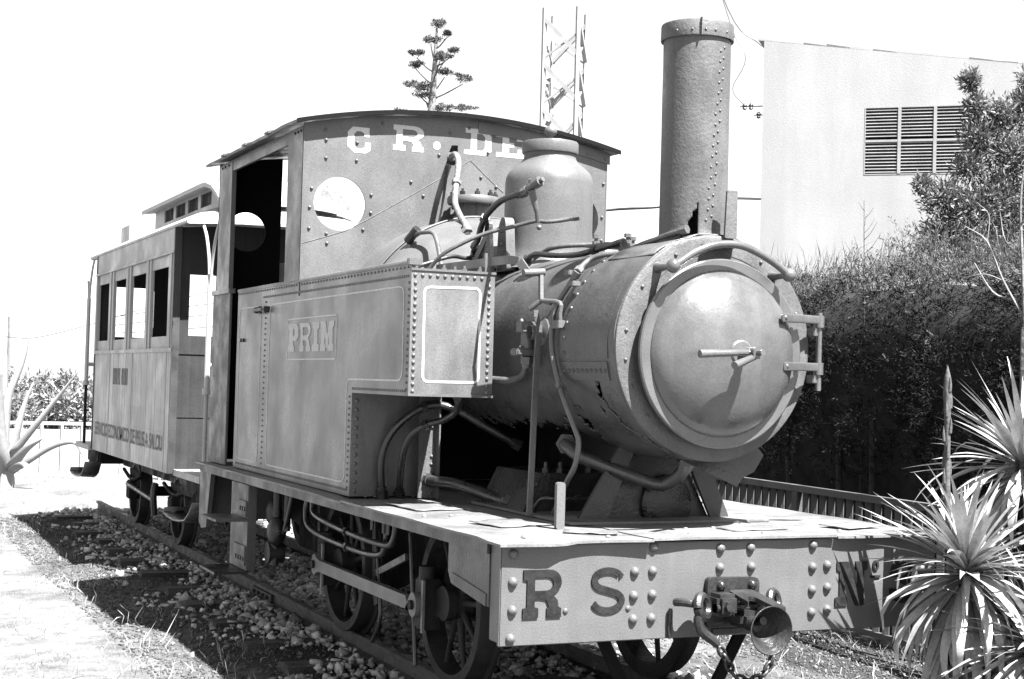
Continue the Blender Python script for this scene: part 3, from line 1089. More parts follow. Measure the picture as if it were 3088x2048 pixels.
# safety valve seat
vy = 2.86
val = MB().lathe([(.09, 2.40), (.09, 2.52), (.148, 2.524), (.154, 2.534), (.154, 2.560), (.148, 2.570), (.11, 2.572), (1e-3, 2.574)], (0, vy, 0), 'z', 40).build('safety_valve', 'paint', loco)
for i in range(9):
    a = 2 * PI * i / 9 + .3
    nb = MB().cyl((math.cos(a) * .128, vy + math.sin(a) * .128, 2.565), (math.cos(a) * .128, vy + math.sin(a) * .128, 2.592), .016, 6)
    nb.cyl((math.cos(a) * .128, vy + math.sin(a) * .128, 2.50), (math.cos(a) * .128, vy + math.sin(a) * .128, 2.607), .008, 8)
    nb.build('valve_nut', 'iron', val)
MB().lathe([(.115, 2.39), (.12, 2.43), (.10, 2.45)], (-.02, vy - .02, 0), 'z', 30).build('valve_foot', 'iron', val)

# --- pipework
PIPES = [
    ('pipe', .0105, [(-.655, 1.93, 2.01), (-.633, 1.90, 2.065), (-.59, 1.844, 2.133), (-.491, 1.787, 2.199), (-.393, 1.731, 2.247), (-.294, 1.675, 2.277), (-.195, 1.59, 2.308), (-.159, 1.54, 2.303), (-.093, 1.50, 2.311), (-.02, 1.45, 2.328)]),
    ('pipe_dark', .0165, [(-.30, 2.10, 2.20), (-.33, 2.05, 2.212), (-.345, 1.967, 2.232), (-.363, 1.883, 2.296), (-.366, 1.80, 2.352), (-.342, 1.717, 2.404), (-.317, 1.633, 2.426), (-.276, 1.55, 2.446)]),
    ('lagging', .0185, [(-.06, 3.09, 2.83), (-.095, 2.96, 2.825), (-.108, 2.888, 2.815), (-.118, 2.825, 2.773), (-.143, 2.763, 2.695), (-.18, 2.70, 2.588), (-.206, 2.637, 2.496), (-.195, 2.575, 2.415), (-.192, 2.512, 2.365), (-.20, 2.45, 2.316)]),
    ('pipe', .0125, [(-.48, 2.56, 2.30), (-.464, 2.50, 2.303), (-.432, 2.412, 2.300), (-.439, 2.325, 2.259), (-.452, 2.237, 2.167), (-.465, 2.15, 2.06)]),
    ('pipe_dark', .0110, [(-.72, 1.99, 2.01), (-.699, 2.0, 2.058), (-.579, 2.025, 2.105), (-.456, 2.05, 2.143), (-.369, 2.075, 2.141), (-.30, 2.10, 2.150)]),
    ('pipe_dark', .0145, [(-.276, 1.50, 2.104), (-.287, 1.374, 2.121), (-.245, 1.249, 2.109), (-.187, 1.123, 2.109), (-.163, .997, 2.123), (-.142, .871, 2.139), (-.157, .746, 2.145), (-.19, .66, 2.135), (-.20, .63, 2.085)]),
    ('pipe', .0120, [(-.276, 1.52, 2.080), (-.225, 1.417, 2.139), (-.204, 1.333, 2.157), (-.124, 1.25, 2.167), (0, 1.16, 2.165), (.16, 1.1, 2.14)]),
    ('pipe', .0125, [(-.42, .66, 1.988), (-.365, .70, 2.03), (-.329, .70, 2.056), (-.29, .67, 2.072), (-.225, .63, 2.082), (-.19, .59, 2.098), (-.17, .52, 2.118), (-.16, .43, 2.131), (-.15, .34, 2.146), (-.112, .25, 2.166)]),
    ('pipe', .0125, [(-.42, .66, 1.988), (-.435, .703, 1.935), (-.462, .757, 1.856), (-.475, .778, 1.801), (-.484, .766, 1.74), (-.492, .752, 1.669), (-.496, .715, 1.584), (-.494, .655, 1.48), (-.502, .576, 1.403), (-.487, .51, 1.298), (-.473, .501, 1.24), (-.46, .553, 1.141), (-.447, .661, 1.055), (-.433, .771, .952), (-.42, .84, .890)]),
    ('pipe', .0170, [(-.496, 1.0, 1.612), (-.492, 1.01, 1.572), (-.478, 1.09, 1.520), (-.487, 1.20, 1.500), (-.529, 1.30, 1.502), (-.57, 1.40, 1.502)]),
    ('pipe_dark', .0175, [(-.602, 1.55, 1.43), (-.590, 1.58, 1.390), (-.577, 1.64, 1.335), (-.613, 1.719, 1.292), (-.681, 1.775, 1.266), (-.736, 1.831, 1.212), (-.754, 1.888, 1.125), (-.747, 1.944, .996), (-.729, 2.0, .885)]),
    ('pipe_dark', .0195, [(-.815, 2.02, .885), (-.833, 2.0, 1.078), (-.79, 1.98, 1.214), (-.694, 1.94, 1.316), (-.596, 1.90, 1.364), (-.496, 1.85, 1.345), (-.346, 1.80, 1.26), (-.171, 1.75, 1.165)]),
    ('pipe_mid', .0300, [(-.30, .95, 1.22), (-.352, .87, 1.212), (-.366, .80, 1.201), (-.345, .75, 1.172), (-.269, .70, 1.139), (-.123, .62, 1.082), (-.035, .58, 1.055), (.005, .55, 1.064), (.043, .50, 1.112), (.060, .46, 1.20)]),
    ('pipe_dark', .0290, [(-.60, 1.98, .978), (-.585, 1.86, .978), (-.54, 1.725, .975), (-.492, 1.55, .950), (-.455, 1.375, .925), (-.433, 1.22, .915)]),
    ('pipe_dark', .0110, [(-.451, 1.0, .897), (-.444, .958, .936), (-.436, .917, .965), (-.394, .875, .968), (-.20, .85, .969), (-.01, .833, .969), (.009, .792, .941), (.005, .66, .892)]),
    ('pipe_dark', .0170, [(-.86, 3.05, .83), (-.86, 3.06, .76), (-.86, 2.98, .70), (-.84, 2.5, .66), (-.80, 2.05, .64), (-.78, 1.93, .67), (-.78, 1.88, .83)]),
    ('pipe_dark', .0170, [(-.80, 3.30, .83), (-.82, 3.32, .70), (-.82, 3.20, .60), (-.80, 2.6, .565), (-.77, 2.22, .565), (-.76, 2.10, .62), (-.76, 2.08, .83)]),
    ('pipe_dark', .0140, [(-.85, 3.48, .83), (-.86, 3.52, .70), (-.86, 3.62, .55), (-.85, 3.74, .50)]),
]
for m_, r_, pts in PIPES:
    pp = MB().tube(pts, r_, 10, 5).build('pipe', m_, loco, 60)
    for a_, b2 in ((pts[0], pts[1]), (pts[-1], pts[-2])):
        a_, b2 = Vector(a_), Vector(b2)
        d_ = (b2 - a_).normalized()
        MB().cyl(a_ - d_ * .004, a_ + d_ * (.012 + r_ * 1.2), r_ * 1.65, 6).cyl(a_ + d_ * (.012 + r_ * 1.2), a_ + d_ * (.02 + r_ * 1.8), r_ * 1.3, 10).build('pipe_union', m_, pp, 25)
    if r_ < .02 and len(pts) > 6:
        mid = spline(pts, 5)
        k_ = len(mid) // 2
        d_ = (mid[k_ + 1] - mid[k_]).normalized()
        MB().cyl(mid[k_] - d_ * .014, mid[k_] + d_ * .014, r_ * 1.55, 6).build('pipe_coupling', m_, pp, 25)
# spiral wrapping of the lagged pipe
lp = spline(PIPES[2][2][2:7], 10)
for i in range(0, len(lp) - 1, 1):
    d = (lp[i + 1] - lp[i]).normalized()
# whistle / blow-off cock in front of the dome
wh = MB().cyl((-.276, 1.55, 2.446), (-.250, 1.482, 2.480), .021, 12).cyl((-.250, 1.482, 2.480), (-.238, 1.45, 2.494), .026, 12).cyl((-.238, 1.45, 2.494), (-.232, 1.432, 2.502), .013, 10)
wh.cyl((-.282, 1.56, 2.443), (-.268, 1.535, 2.455), .026, 8).cyl((-.262, 1.51, 2.470), (-.272, 1.50, 2.506), .009, 8)
wh.build('steam_cock', 'pipe', loco)
MB().tube([(-.262, 1.50, 2.450), (-.242, 1.50, 2.385), (-.230, 1.50, 2.346), (-.217, 1.51, 2.296)], [.020, .016, .012, .012], 10, 4).build('cock_outlet', 'pipe', loco)
MB().sphere((-.214, 1.50, 2.268), .014, 10, 8).build('outlet_knob', 'pipe', loco)
for p_, q_, r_ in (((-.20, 2.50, 2.345), (-.202, 2.44, 2.29), .026), ((-.305, 2.09, 2.185), (-.29, 2.14, 2.155), .024), ((-.50, 2.60, 2.26), (-.47, 2.53, 2.325), .026), ((-.31, 2.1, 2.13), (-.25, 2.13, 2.16), .02)):
    MB().cyl(p_, q_, r_, 8).build('union_nut', 'iron', loco)
# regulator rod bracket beside the dome
bk = MB().prism([rounded([(1.72, 2.06), (1.86, 2.06), (1.84, 2.30), (1.80, 2.345), (1.755, 2.33)], .03)], lambda u, v, w: (-.285 + w, u, v), .05)
bk.build('rod_bracket', 'paint', loco)
MB().prism([rounded([(1.78, 2.03), (1.92, 2.03), (1.88, 2.31), (1.83, 2.33)], .03)], lambda u, v, w: (-.345 + w, u, v), .02).build('rod_bracket', 'iron', loco)
for y, z in ((1.75, 2.12), (1.79, 2.2), (1.80, 2.27), (1.82, 2.08)):
    inst('rivet', rivet_mesh(.012, .01, 'paint', 8), loco, (-.286, y, z), ROT_SIDE)
MB().bar((-.34, 1.86, 2.25), (-.36, 1.98, 2.10), .012, .035).build('rod_link', 'paint', loco)
# stud plate behind the smokebox top
pl = MB().box(-.13, .16, .93, 1.16, 2.148, 2.160).build('stud_plate', 'paint', loco)
for x, y in ((-.09, 1.12), (.0, .97), (.1, 1.1)):
    MB().cyl((x, y, 2.10), (x, y, 2.20), .010, 8).cyl((x, y, 2.16), (x, y, 2.178), .019, 6).cyl((x, y, 2.192), (x, y, 2.210), .018, 6).build('stud', 'paint', pl)
# lever gear on the left side of the boiler
MB().bar((-.60, 1.89, 2.062), (-.575, 1.05, 2.058), .012, .040).bar((-.575, 1.05, 2.058), (-.563, .965, 2.046), .012, .04).bar((-.563, .965, 2.046), (-.54, .93, 1.995), .012, .04).build('reversing_lever', 'paint', loco)
MB().cyl((-.56, .925, 1.99), (-.455, .93, 2.0), .018, 12).build('lever_boss', 'paint', loco)
MB().bar((-.470, .93, 2.0), (-.480, .90, 1.868), .022, .016, (1, 0, 0)).build('lever_link', 'paint', loco)
MB().tube([(-.482, .905, 1.868), (-.40, .84, 1.858)], .011, 10, 1).bar((-.485, .86, 1.862), (-.478, .80, 1.852), .012, .02).tube([(-.485, .88, 1.866), (-.482, .70, 1.850), (-.486, .69, 1.80), (-.482, .69, 1.762)], .010, 8, 3).build('rocking_shaft', 'paint', loco)
MB().tube([(-.478, .905, 1.868), (-.527, .925, 1.826)], .013, 10, 1).build('lever_link', 'pipe_mid', loco)
MB().box(-.505, -.465, .665, .735, 1.735, 1.772, .003).build('shaft_bearing', 'paint', loco)
rod_p = [(-.513, .880, 1.822), (-.511, .880, 1.790), (-.493, .885, 1.758), (-.497, .890, 1.621), (-.500, .895, 1.44), (-.505, .895, 1.164), (-.512, .895, .89)]
rb = MB()
for a, b_ in zip(rod_p[:-1], rod_p[1:]):
    rb.bar(a, b_, .012, .026, (1, 0, 0))
rb.build('pull_rod', 'paint', loco)
# clack valve
cv = MB().box(-.540, -.455, .965, 1.035, 1.722, 1.772, .004).cyl((-.497, 1.0, 1.722), (-.497, 1.0, 1.650), .030, 14).box(-.565, -.430, .96, 1.04, 1.615, 1.648, .006)
cv.build('clack_valve', 'pipe', loco)
MB().lathe([(.075, 0), (.075, -.014), (.055, -.018), (.032, -.03), (.030, -.07)], (0, 0, 0), 'x', 26)
b = MB().lathe([(.070, 0), (.072, -.012), (.06, -.018), (.036, -.028), (.032, -.075)], (-.445, .93, 1.722), 'x', 26)
b.build('clack_flange', 'pipe', loco)
for x in (-.535, -.460):
    for z in (1.772, 1.648):
        inst('nut', rivet_mesh(.011, .014, 'pipe', 6), loco, (x, .985, z))
for y, z in ((.66, 1.935), (.70, 1.985)):
    MB().box(-.455, -.415, y - .025, y + .025, z - .012, z + .012, .003).build('pipe_clip', 'paint', loco)

# --- side tanks
TX, TXI, TYF, TYR, TYS = .981, .559, 1.245, 4.45, 2.055
TZT, TZL, TZB, TZF = 2.003, 2.048, .887, 1.415


def tank(s, name):
    b = MB()
    side = [(TYF, TZF), (TYS, TZF), (TYS, TZB), (TYR, TZB), (TYR, TZT), (TYF, TZT)]
    b.prism([side], lambda u, v, w: (s * (TX - w), u, v), TX - TXI)
    t = b.build(name, 'paint_tank', loco, 30)
    # rolled lip along the outer top edge
    lip = MB().box(min(s * TX, s * (TX - .018)), max(s * TX, s * (TX - .018)), TYF + .004, TYR, TZT, TZL - .01)
    lip.tube([(s * (TX - .006), TYF + .004, TZL - .012), (s * (TX - .006), TYR, TZL - .012)], .013, 8, 1)
    lip.build('tank_lip', 'paint_tank', t)
    MB().box(min(s * 1.0, s * .93), max(s * 1.0, s * .93), TYF - .01, TYF + .02, TZL - .028, TZL + .004, .003).build('lip_end', 'paint', t)
    # front angle strips
    for z0, z1 in ((TZF, TZF + .012), (TZT - .005, TZT + .006)):
        MB().box(min(s * (TX + .003), s * (TXI - .003)), max(s * (TX + .003), s * (TXI - .003)), TYF - .006, TYF + .02, z0, z1).build('edge_angle', 'paint', t)
    return t


def tank_rivets(t):
    me = rivet_mesh(.0095, .008, 'paint_tank', 10)
    for i in range(11):
        inst('rivet', me, t, (-.963 + i * .0374, TYF, 1.977), ROT_FRONT)
    for i in range(16):
        z = 1.940 - i * .0335
        inst('rivet', me, t, (-.960, TYF, z), ROT_FRONT)
        inst('rivet', me, t, (-.587, TYF, z), ROT_FRONT)
    # row down the face of the step
    me2 = rivet_mesh(.0115, .011, 'paint_tank', 8)
    for i in range(11):
        inst('rivet', me2, t, (-.955, TYS, 1.375 - i * .046), ROT_FRONT)
    # fine rows on the side, too small to pick apart
    b = MB()

    def dot(y, z, r=.0075):
        n_ = 6
        k0 = len(b.v)
        vs2 = [(-TX - .0005, y + r * math.cos(2 * PI * i / n_), z + r * math.sin(2 * PI * i / n_)) for i in range(n_)] + \
              [(-TX - .0055, y + r * .6 * math.cos(2 * PI * i / n_), z + r * .6 * math.sin(2 * PI * i / n_)) for i in range(n_)]
        b.add(vs2, [tuple(range(n_, 2 * n_))] + [(i, (i + 1) % n_, n_ + (i + 1) % n_, n_ + i) for i in range(n_)])
    for y in np.arange(1.29, 3.82, .0245):
        dot(y, 1.972)
    for y in np.arange(1.29, 4.43, .052):
        dot(y, 2.014)
    for z in np.arange(1.445, 1.95, .031):
        dot(1.275, z)
    for y in np.arange(1.29, 2.07, .028):
        dot(y, 1.437)
    for z in np.arange(.93, 1.40, .031):
        dot(2.095, z)
    for y in np.arange(2.10, 4.40, .0245):
        dot(y, .918)
    for z in np.arange(.95, 1.95, .033):
        dot(3.76, z)
    b.build('rivet_rows', 'paint_tank', t, 0, 'stuff')


tl = tank(-1, 'side_tank')
tr_ = tank(1, 'side_tank')
tank_rivets(tl)
sidefn = lambda u, v, w: (-TX - .002 + w, u, v)
frontfn = lambda u, v, w: (u, TYF - .002 + w, v)
ribbon(rounded([(-.915, 1.923), (-.634, 1.929), (-.630, 1.486), (-.912, 1.483)], .03), frontfn, .011, .004).build('lining_stripe', 'white_paint', tl, 0)
ribbon(rounded([(3.66, 1.920), (1.335, 1.927), (1.330, 1.485), (2.143, 1.484), (2.140, .952), (3.66, .950)], .06), sidefn, .008, .004).build('lining_stripe', 'lining', tl, 0)
ribbon(rounded([(4.39, 1.918), (3.86, 1.918), (3.86, .950), (4.37, .950)], .05), sidefn, .006, .004).build('lining_stripe', 'lining', tl, 0)
ribbon(rounded([(3.263, 1.818), (2.343, 1.822), (2.343, 1.588), (3.263, 1.587)], .02), sidefn, .007, .004).build('name_panel_border', 'lining', tl, 0)
MB().prism([rounded([(3.255, 1.812), (2.350, 1.816), (2.350, 1.594), (3.255, 1.593)], .02)], lambda u, v, w: (-TX - .001 + w, u, v), .002).build('name_panel', 'paint_tank', tl, 0)
for ch, y0, y1 in (('P', 3.243, 3.038), ('R', 3.011, 2.800), ('I', 2.765, 2.640), ('M', 2.618, 2.380)):
    letter(ch, y0, y1, 1.631, 1.792, ('x', -TX - .001), 'faded_letter', tl, .0025)
lt = MB().cyl((-TX - .03, 3.72, 1.893), (-TX - .03, 3.92, 1.893), .012, 8).box(-TX - .035, -TX, 3.68, 3.74, 1.875, 1.912, .004).box(-TX - .035, -TX, 3.90, 3.96, 1.875, 1.912, .004).cyl((-TX - .02, 3.82, 1.87), (-TX - .02, 3.82, 1.915), .012, 8)
lt.build('tank_latch', 'iron', tl)
for y in (4.27, 4.33):
    MB().cyl((-TX - .012, y, 1.712), (-TX + .005, y, 1.712), .012, 8).build('tank_bolt', 'iron', tl)
for x, y in ((-.80, 1.30), (-.72, 1.36), (-.62, 1.29), (-.66, 1.55), (-.90, 1.4), (-.70, 1.29)):
    MB().cyl((x, y, TZT), (x, y, TZT + .018), .013, 6).cyl((x, y, TZT + .015), (x, y, TZT + .032), .008, 8).build('tank_top_nut', 'paint', tl)
MB().box(-.606, -.594, 1.26, 1.275, TZT, 2.10).build('lever_guide', 'paint', tl)
# supports under the front of the tank
MB().box(-.655, -.560, 1.93, 1.938, ZT + .006, 1.414).box(-.566, -.558, 1.88, 1.9375, ZT + .006, 1.414).build('tank_support', 'paint_worn', tl)
for z in (.91, .96, 1.06, 1.10, 1.25, 1.34):
    inst('rivet', rivet_mesh(.010, .008, 'paint_worn', 8), tl, (-.585, 1.93, z), ROT_FRONT)
for x in (-.90, -.85, -.78, -.70, -.64):
    inst('rivet', rivet_mesh(.010, .009, 'paint_worn', 8), tl, (x, 2.03, ZT + .004))

# --- cab
CYF, CYB = 3.05, 5.06
roof_z = lambda x: 3.072 - .128 * (abs(x) / 1.04) ** 2
W2 = .985


def cab_plate(name, y, holes, bottom, thick=.012, notch=None):
    top = [(x, roof_z(x) - .012) for x in np.linspace(W2, -W2, 25)]
    outer = [(-W2, bottom), (W2, bottom)] + [(float(a), float(c)) for a, c in top]
    return MB().prism([outer] + holes, lambda u, v, w: (u, y + w, v), thick).build(name, 'paint', loco, 25)


circ = lambda cx, cz, r, n_=40: [(cx + r * math.cos(-2 * PI * i / n_), cz + r * math.sin(-2 * PI * i / n_)) for i in range(n_)]
slot = [(-.096, 2.795), (-.075, 2.90), (-.030, 2.90), (-.027, 2.795), (-.045, 2.79), (-.06, 2.60), (-.105, 2.60), (-.09, 2.795)]
slot = [(-.100, 2.785), (-.096, 2.83), (-.070, 2.897), (-.030, 2.90), (-.028, 2.80), (-.050, 2.775)]
cabf = cab_plate('cab_front', CYF, [circ(-.757, 2.495, .156), circ(.775, 2.515, .156), slot], 1.95)
rv_f = rivet_mesh(.0105, .011, 'paint', 10)
for x, z in [(-.856, 2.916), (-.511, 2.985), (-.851, 2.858), (-.849, 2.754), (-.664, 2.754), (-.663, 2.859), (-.929, 2.572), (-.938, 2.462), (-.938, 2.342), (-.833, 2.317), (-.828, 2.262),
             (-.612, 2.355), (-.568, 2.561), (-.568, 2.456), (-.323, 2.657), (-.243, 2.58), (-.15, 2.832), (.039, 3.01), (-.083, 2.969), (.21, 2.973), (.165, 2.873), (.125, 2.72), (.227, 2.67),
             (.955, 2.537), (.955, 2.391), (.96, 2.747), (.962, 2.90), (.842, 2.92), (.60, 2.72), (.65, 2.4)]:
    inst('rivet', rv_f, cabf, (x, CYF, z), ROT_FRONT)
# weld seam and patch line across the plate
seam = [(-.978, 2.253), (-.85, 2.295), (-.722, 2.341), (-.588, 2.415), (-.35, 2.56), (-.11, 2.711), (.053, 2.819), (.16, 2.73), (.276, 2.64)]
MB().prism([[(-.150, 2.40), (-.118, 2.58), (-.096, 2.775), (-.050, 2.765), (-.075, 2.58), (-.085, 2.40)]], lambda u, v, w: (u, CYF - .035 + w, v), .034).build('pipe_casing', 'paint', cabf, 25)
SHARD = [(-.905, 2.502), (-.873, 2.509), (-.873, 2.578), (-.83, 2.622), (-.796, 2.593), (-.725, 2.517), (-.648, 2.446), (-.688, 2.453), (-.765, 2.475), (-.82, 2.517), (-.848, 2.533), (-.880, 2.500)]
MB().prism([SHARD], lambda u, v, w: (u, CYF + .004 + w, v), .004).build('broken_pane', 'dirty_glass', cabf, 0)
ribbon(seam, lambda u, v, w: (u, CYF - .003 + w, v), .0025, .003, False).build('weld_seam', 'seam', cabf, 0)
for ch, x0, x1, z0, z1 in (('C', -.722, -.582, 2.800, 2.950), ('R', -.442, -.250, 2.838, 2.987), ('.', -.190, -.142, 2.862, 2.910), ('D', .010, .188, 2.853, 3.010), ('E', .220, .405, 2.856, 3.003)):
    letter(ch, x0, x1, z0, z1, ('y', CYF), 'white_paint', cabf, .0015)
# angle under the roof edge, posts
MB().prism([[(float(x), roof_z(x) - .016) for x in np.linspace(.10, 1.0, 14)] + [(float(x), roof_z(x) - .085) for x in np.linspace(1.0, .10, 14)]], lambda u, v, w: (u, CYF - .006 + w, v), .005).build('roof_angle', 'paint', cabf, 25)
for s in (-1, 1):
    px = s * W2
    MB().box(min(px, px - s * .008), max(px, px - s * .008), CYF - .002, CYF + .30, TZT + .02, 2.93).build('cab_front_post', 'paint', loco)
    MB().box(min(px, px - s * .05), max(px, px - s * .05), CYF + .30, CYF + .312, TZT + .02, 2.93).build('post_flange', 'paint', loco)
    MB().box(min(px, px - s * .02), max(px, px - s * .02), 4.73, 5.05, 2.05, 2.93).build('cab_rear_post', 'paint', loco)
    MB().box(min(px, px - s * .03), max(px, px - s * .03), 4.712, 4.7295, 2.06, 2.93).build('post_flange', 'paint', loco)
    lowp = MB()
    lowp.prism([rounded([(s * 1.0, 4.60), (s * 1.0, 5.075), (s * .982, 5.075), (s * .982, 4.60)], .006)], lambda u, v, w: (u, v, .89 + w), 1.14)
    lowp.build('cab_rear_pillar', 'paint_worn', loco)
    MB().prism([rounded([(s * 1.012, 4.59), (s * 1.012, 5.085), (s * .965, 5.085), (s * .965, 4.59)], .008)], lambda u, v, w: (u, v, 2.03 + w), .03).build('pillar_collar', 'paint', loco)
    # roof side rail
    MB().box(min(px - s * .004, px - s * .024), max(px - s * .004, px - s * .024), CYF + .02, 5.055, 2.86, 2.934).build('roof_side_rail', 'paint', loco)
    for y in (3.10, 3.16, 3.22, 4.80, 4.90, 4.98):
        inst('rivet', rivet_mesh(.009, .008, 'letter_dark', 8), loco, (px - (.0 if s < 0 else 0), y, 2.905), ROT_SIDE if s < 0 else Matrix.Rotation(PI / 2, 3, 'Y'))
    # rear sheet beside the doorway with its round window
    x0, x1 = (.54, W2) if s > 0 else (-W2, -.54)
    outer = [(x0, .90), (x1, .90)] + [(float(x), roof_z(x) - .014) for x in np.linspace(x1, x0, 9)]
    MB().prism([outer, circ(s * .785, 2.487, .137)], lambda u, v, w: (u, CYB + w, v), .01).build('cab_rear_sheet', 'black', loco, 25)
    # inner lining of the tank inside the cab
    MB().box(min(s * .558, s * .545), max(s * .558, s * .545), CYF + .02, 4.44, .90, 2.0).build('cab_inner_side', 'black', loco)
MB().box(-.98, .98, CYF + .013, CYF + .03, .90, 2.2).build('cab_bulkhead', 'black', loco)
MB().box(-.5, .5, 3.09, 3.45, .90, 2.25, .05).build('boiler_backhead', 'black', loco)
# roof
vs_, fs = [], []
nx_, ny_ = 40, 14
for t in (0, 1):
    for j in range(ny_ + 1):
        for i in range(nx_ + 1):
            x = -1.045 + 2.09 * i / nx_
            y = 2.99 + (5.23 - 2.99) * j / ny_
            e_ = max(0, abs(x) - .98) / .065
            z = roof_z(x) + .012 + (.010 * mnoise.noise(Vector((x * 2, y * 3.2, 3)))) * e_ - .018 * t
            vs_.append((x, y, z))
st = (nx_ + 1) * (ny_ + 1)
for j in range(ny_):
    for i in range(nx_):
        a = j * (nx_ + 1) + i
        fs += [(a, a + 1, a + nx_ + 2, a + nx_ + 1), (st + a, st + a + nx_ + 1, st + a + nx_ + 2, st + a + 1)]
    a, c = j * (nx_ + 1), j * (nx_ + 1) + nx_
    fs += [(a, a + nx_ + 1, st + a + nx_ + 1, st + a), (c, st + c, st + c + nx_ + 1, c + nx_ + 1)]
for i in range(nx_):
    a, c = i, ny_ * (nx_ + 1) + i
    fs += [(a, st + a, st + a + 1, a + 1), (c, c + 1, st + c + 1, st + c)]
roof = MB().add(vs_, fs).build('cab_roof', 'paint_worn', loco, 40)
MB().prism([[(float(x), roof_z(x) + .0135) for x in np.linspace(-1.046, 1.046, 41)] + [(float(x), roof_z(x) - .012) for x in np.linspace(1.046, -1.046, 41)]],
           lambda u, v, w: (u, 2.984 + w, v), .006).build('roof_edge', 'black', roof, 25)
for y in (3.55, 4.1, 4.65):
    MB().prism([[(float(x), roof_z(x) + .022) for x in np.linspace(-1.06, 1.06, 31)] + [(float(x), roof_z(x) + .008) for x in np.linspace(1.06, -1.06, 31)]],
               lambda u, v, w, y=y: (u, y + w, v), .09).build('roof_seam', 'paint_worn', roof, 25)
# cab steps and rear brackets
st_ = MB().box(-1.0, -.945, 3.96, 4.38, .27, .80).build('cab_step_post', 'paint_worn', loco)
MB().box(-1.012, -1.0005, 3.97, 4.16, .60, .70).build('step_bracket', 'paint_worn', st_)
MB().box(-1.012, -1.0005, 3.97, 4.25, .30, .42).build('step_bracket', 'paint_worn', st_)
for i in range(3):
    MB().cyl((-1.018, 4.0 + i * .05, .65), (-1.0, 4.0 + i * .05, .65), .014, 8).build('step_bolt', 'iron', st_)
for i in range(4):
    MB().cyl((-1.018, 4.0 + i * .06, .34), (-1.0, 4.0 + i * .06, .34), .014, 8).build('step_bolt', 'iron', st_)
MB().box(-1.20, -1.0, 3.96, 4.36, .575, .590).build('step_tread', 'paint_worn', st_)
MB().box(-1.20, -1.0, 3.96, 4.36, .250, .265).build('step_tread', 'iron', st_)
MB().prism([[(4.88, .83), (5.2, .83), (5.2, .46), (5.12, .42), (4.98, .44), (4.93, .64)]], lambda u, v, w: (-1.02 + w, u, v), .03).build('rear_bracket', 'paint_worn', loco)
MB().box(-1.0, 1.0, 5.06, 5.12, .48, .86).build('rear_beam', 'paint_worn', loco)

# --- frames, wheels and rods
for s in (-1, 1):
    MB().prism([[(.14, .84), (5.05, .84), (5.05, .50), (4.2, .42), (3.7, .30), (2.8, .30), (2.4, .42), (2.0, .30), (1.2, .30), (.8, .42), (.14, .48)]],
               lambda u, v, w, s=s: (s * (.43 - w), u, v), .02).build('main_frame', 'black', loco, 25)
MB().box(-.41, .41, 3.2, 4.8, .32, .84).build('ash_pan', 'black', loco)
MB().box(-.40, .40, 2.35, 2.40, .25, .80).build('frame_stretcher', 'black', loco)
WR = .40


def make_wheel(s, y, parent, R_=WR, spokes=9, rot=0.0, x=.552, crank=True):
    tyre = MB().lathe([(R_ - .055, -.058), (R_ - .004, -.058), (R_, -.052), (R_ + .002, .03), (R_ + .028, .036), (R_ + .028, .05), (R_ + .01, .055), (R_ - .055, .055), (R_ - .055, -.058)],
                      (0, 0, 0), 'x', 56)
    w = MB()
    w.v, w.f = [(s * (x + -a), y + b_, R_ + c) for a, b_, c in tyre.v], tyre.f
    wh_ = w.build('wheel', 'wheel', parent, 35)
    MB().lathe([(1e-3, -.075), (.055, -.075), (.062, -.06), (.075, -.03), (.075, .05), (1e-3, .05)], (0, 0, 0), 'x', 24)
    h = MB().lathe([(1e-3, -.075), (.055, -.075), (.062, -.06), (.078, -.03), (.078, .05)], (0, 0, 0), 'x', 24)
    hb = MB()
    hb.v, hb.f = [(s * (x - a), y + b_, R_ + c) for a, b_, c in h.v], h.f
    hb.build('hub', 'wheel', wh_, 35)
    for i in range(spokes):
        a = 2 * PI * i / spokes + rot
        d = Vector((0, math.cos(a), math.sin(a)))
        c = Vector((s * x, y, R_))
        MB().tube([c + d * .06, c + d * (R_ * .55), c + d * (R_ - .045)], [.022, .015, .013], 8, 2).build('spoke', 'wheel', wh_, 50)
    return wh_


for s in (-1, 1):
    for y, ro in ((1.585, .25), (3.235, .1)):
        w_ = make_wheel(s, y, loco, rot=ro + (.8 if s > 0 else 0))
        MB().prism([arcp(y, WR, .085, .085, 60, 300, 14) + arcp(y + .17, WR - .03, .06, .06, -60, 60, 8)], lambda u, v, w, s=s: (s * (.64 - w), u, v), .045).build('crank', 'wheel', w_)
    for y in (1.585, 3.235):
        pass
for y in (1.585, 3.235):
    MB().cyl((-.5, y, WR), (.5, y, WR), .06, 16).build('axle', 'wheel', loco)
for s in (-1, 1):
    ya, yb, zc = 1.755, 3.405, .372
    X_ = s * .70
    MB().prism([arcp(ya, zc, .055, .062, 45, 315, 12)[::-1] + [(ya + .10, zc - .033), (yb - .10, zc - .033)] + arcp(yb, zc, .055, .062, -135, 135, 12) + [(yb - .10, zc + .033), (ya + .10, zc + .033)]],
               lambda u, v, w, s=s: (s * (.735 - w), u, v), .034).build('coupling_rod', 'rod_steel', loco, 25)
    for y in (ya, yb):
        big = MB().box(min(s * .60, s * .699), max(s * .60, s * .699), y - .06, y + .06, zc - .12, zc + .13, .008)
        big.cyl((s * .735, y, zc), (s * .752, y, zc), .024, 12).cyl((s * .655, y, zc + .12), (s * .655, y, zc + .19), .045, 14)
        big.build('rod_bearing', 'wheel', loco)
        MB().box(min(s * .6995, s * .712), max(s * .6995, s * .712), y - .085, y - .062, zc - .13, zc + .13).build('bearing_strap', 'rod_steel', loco)
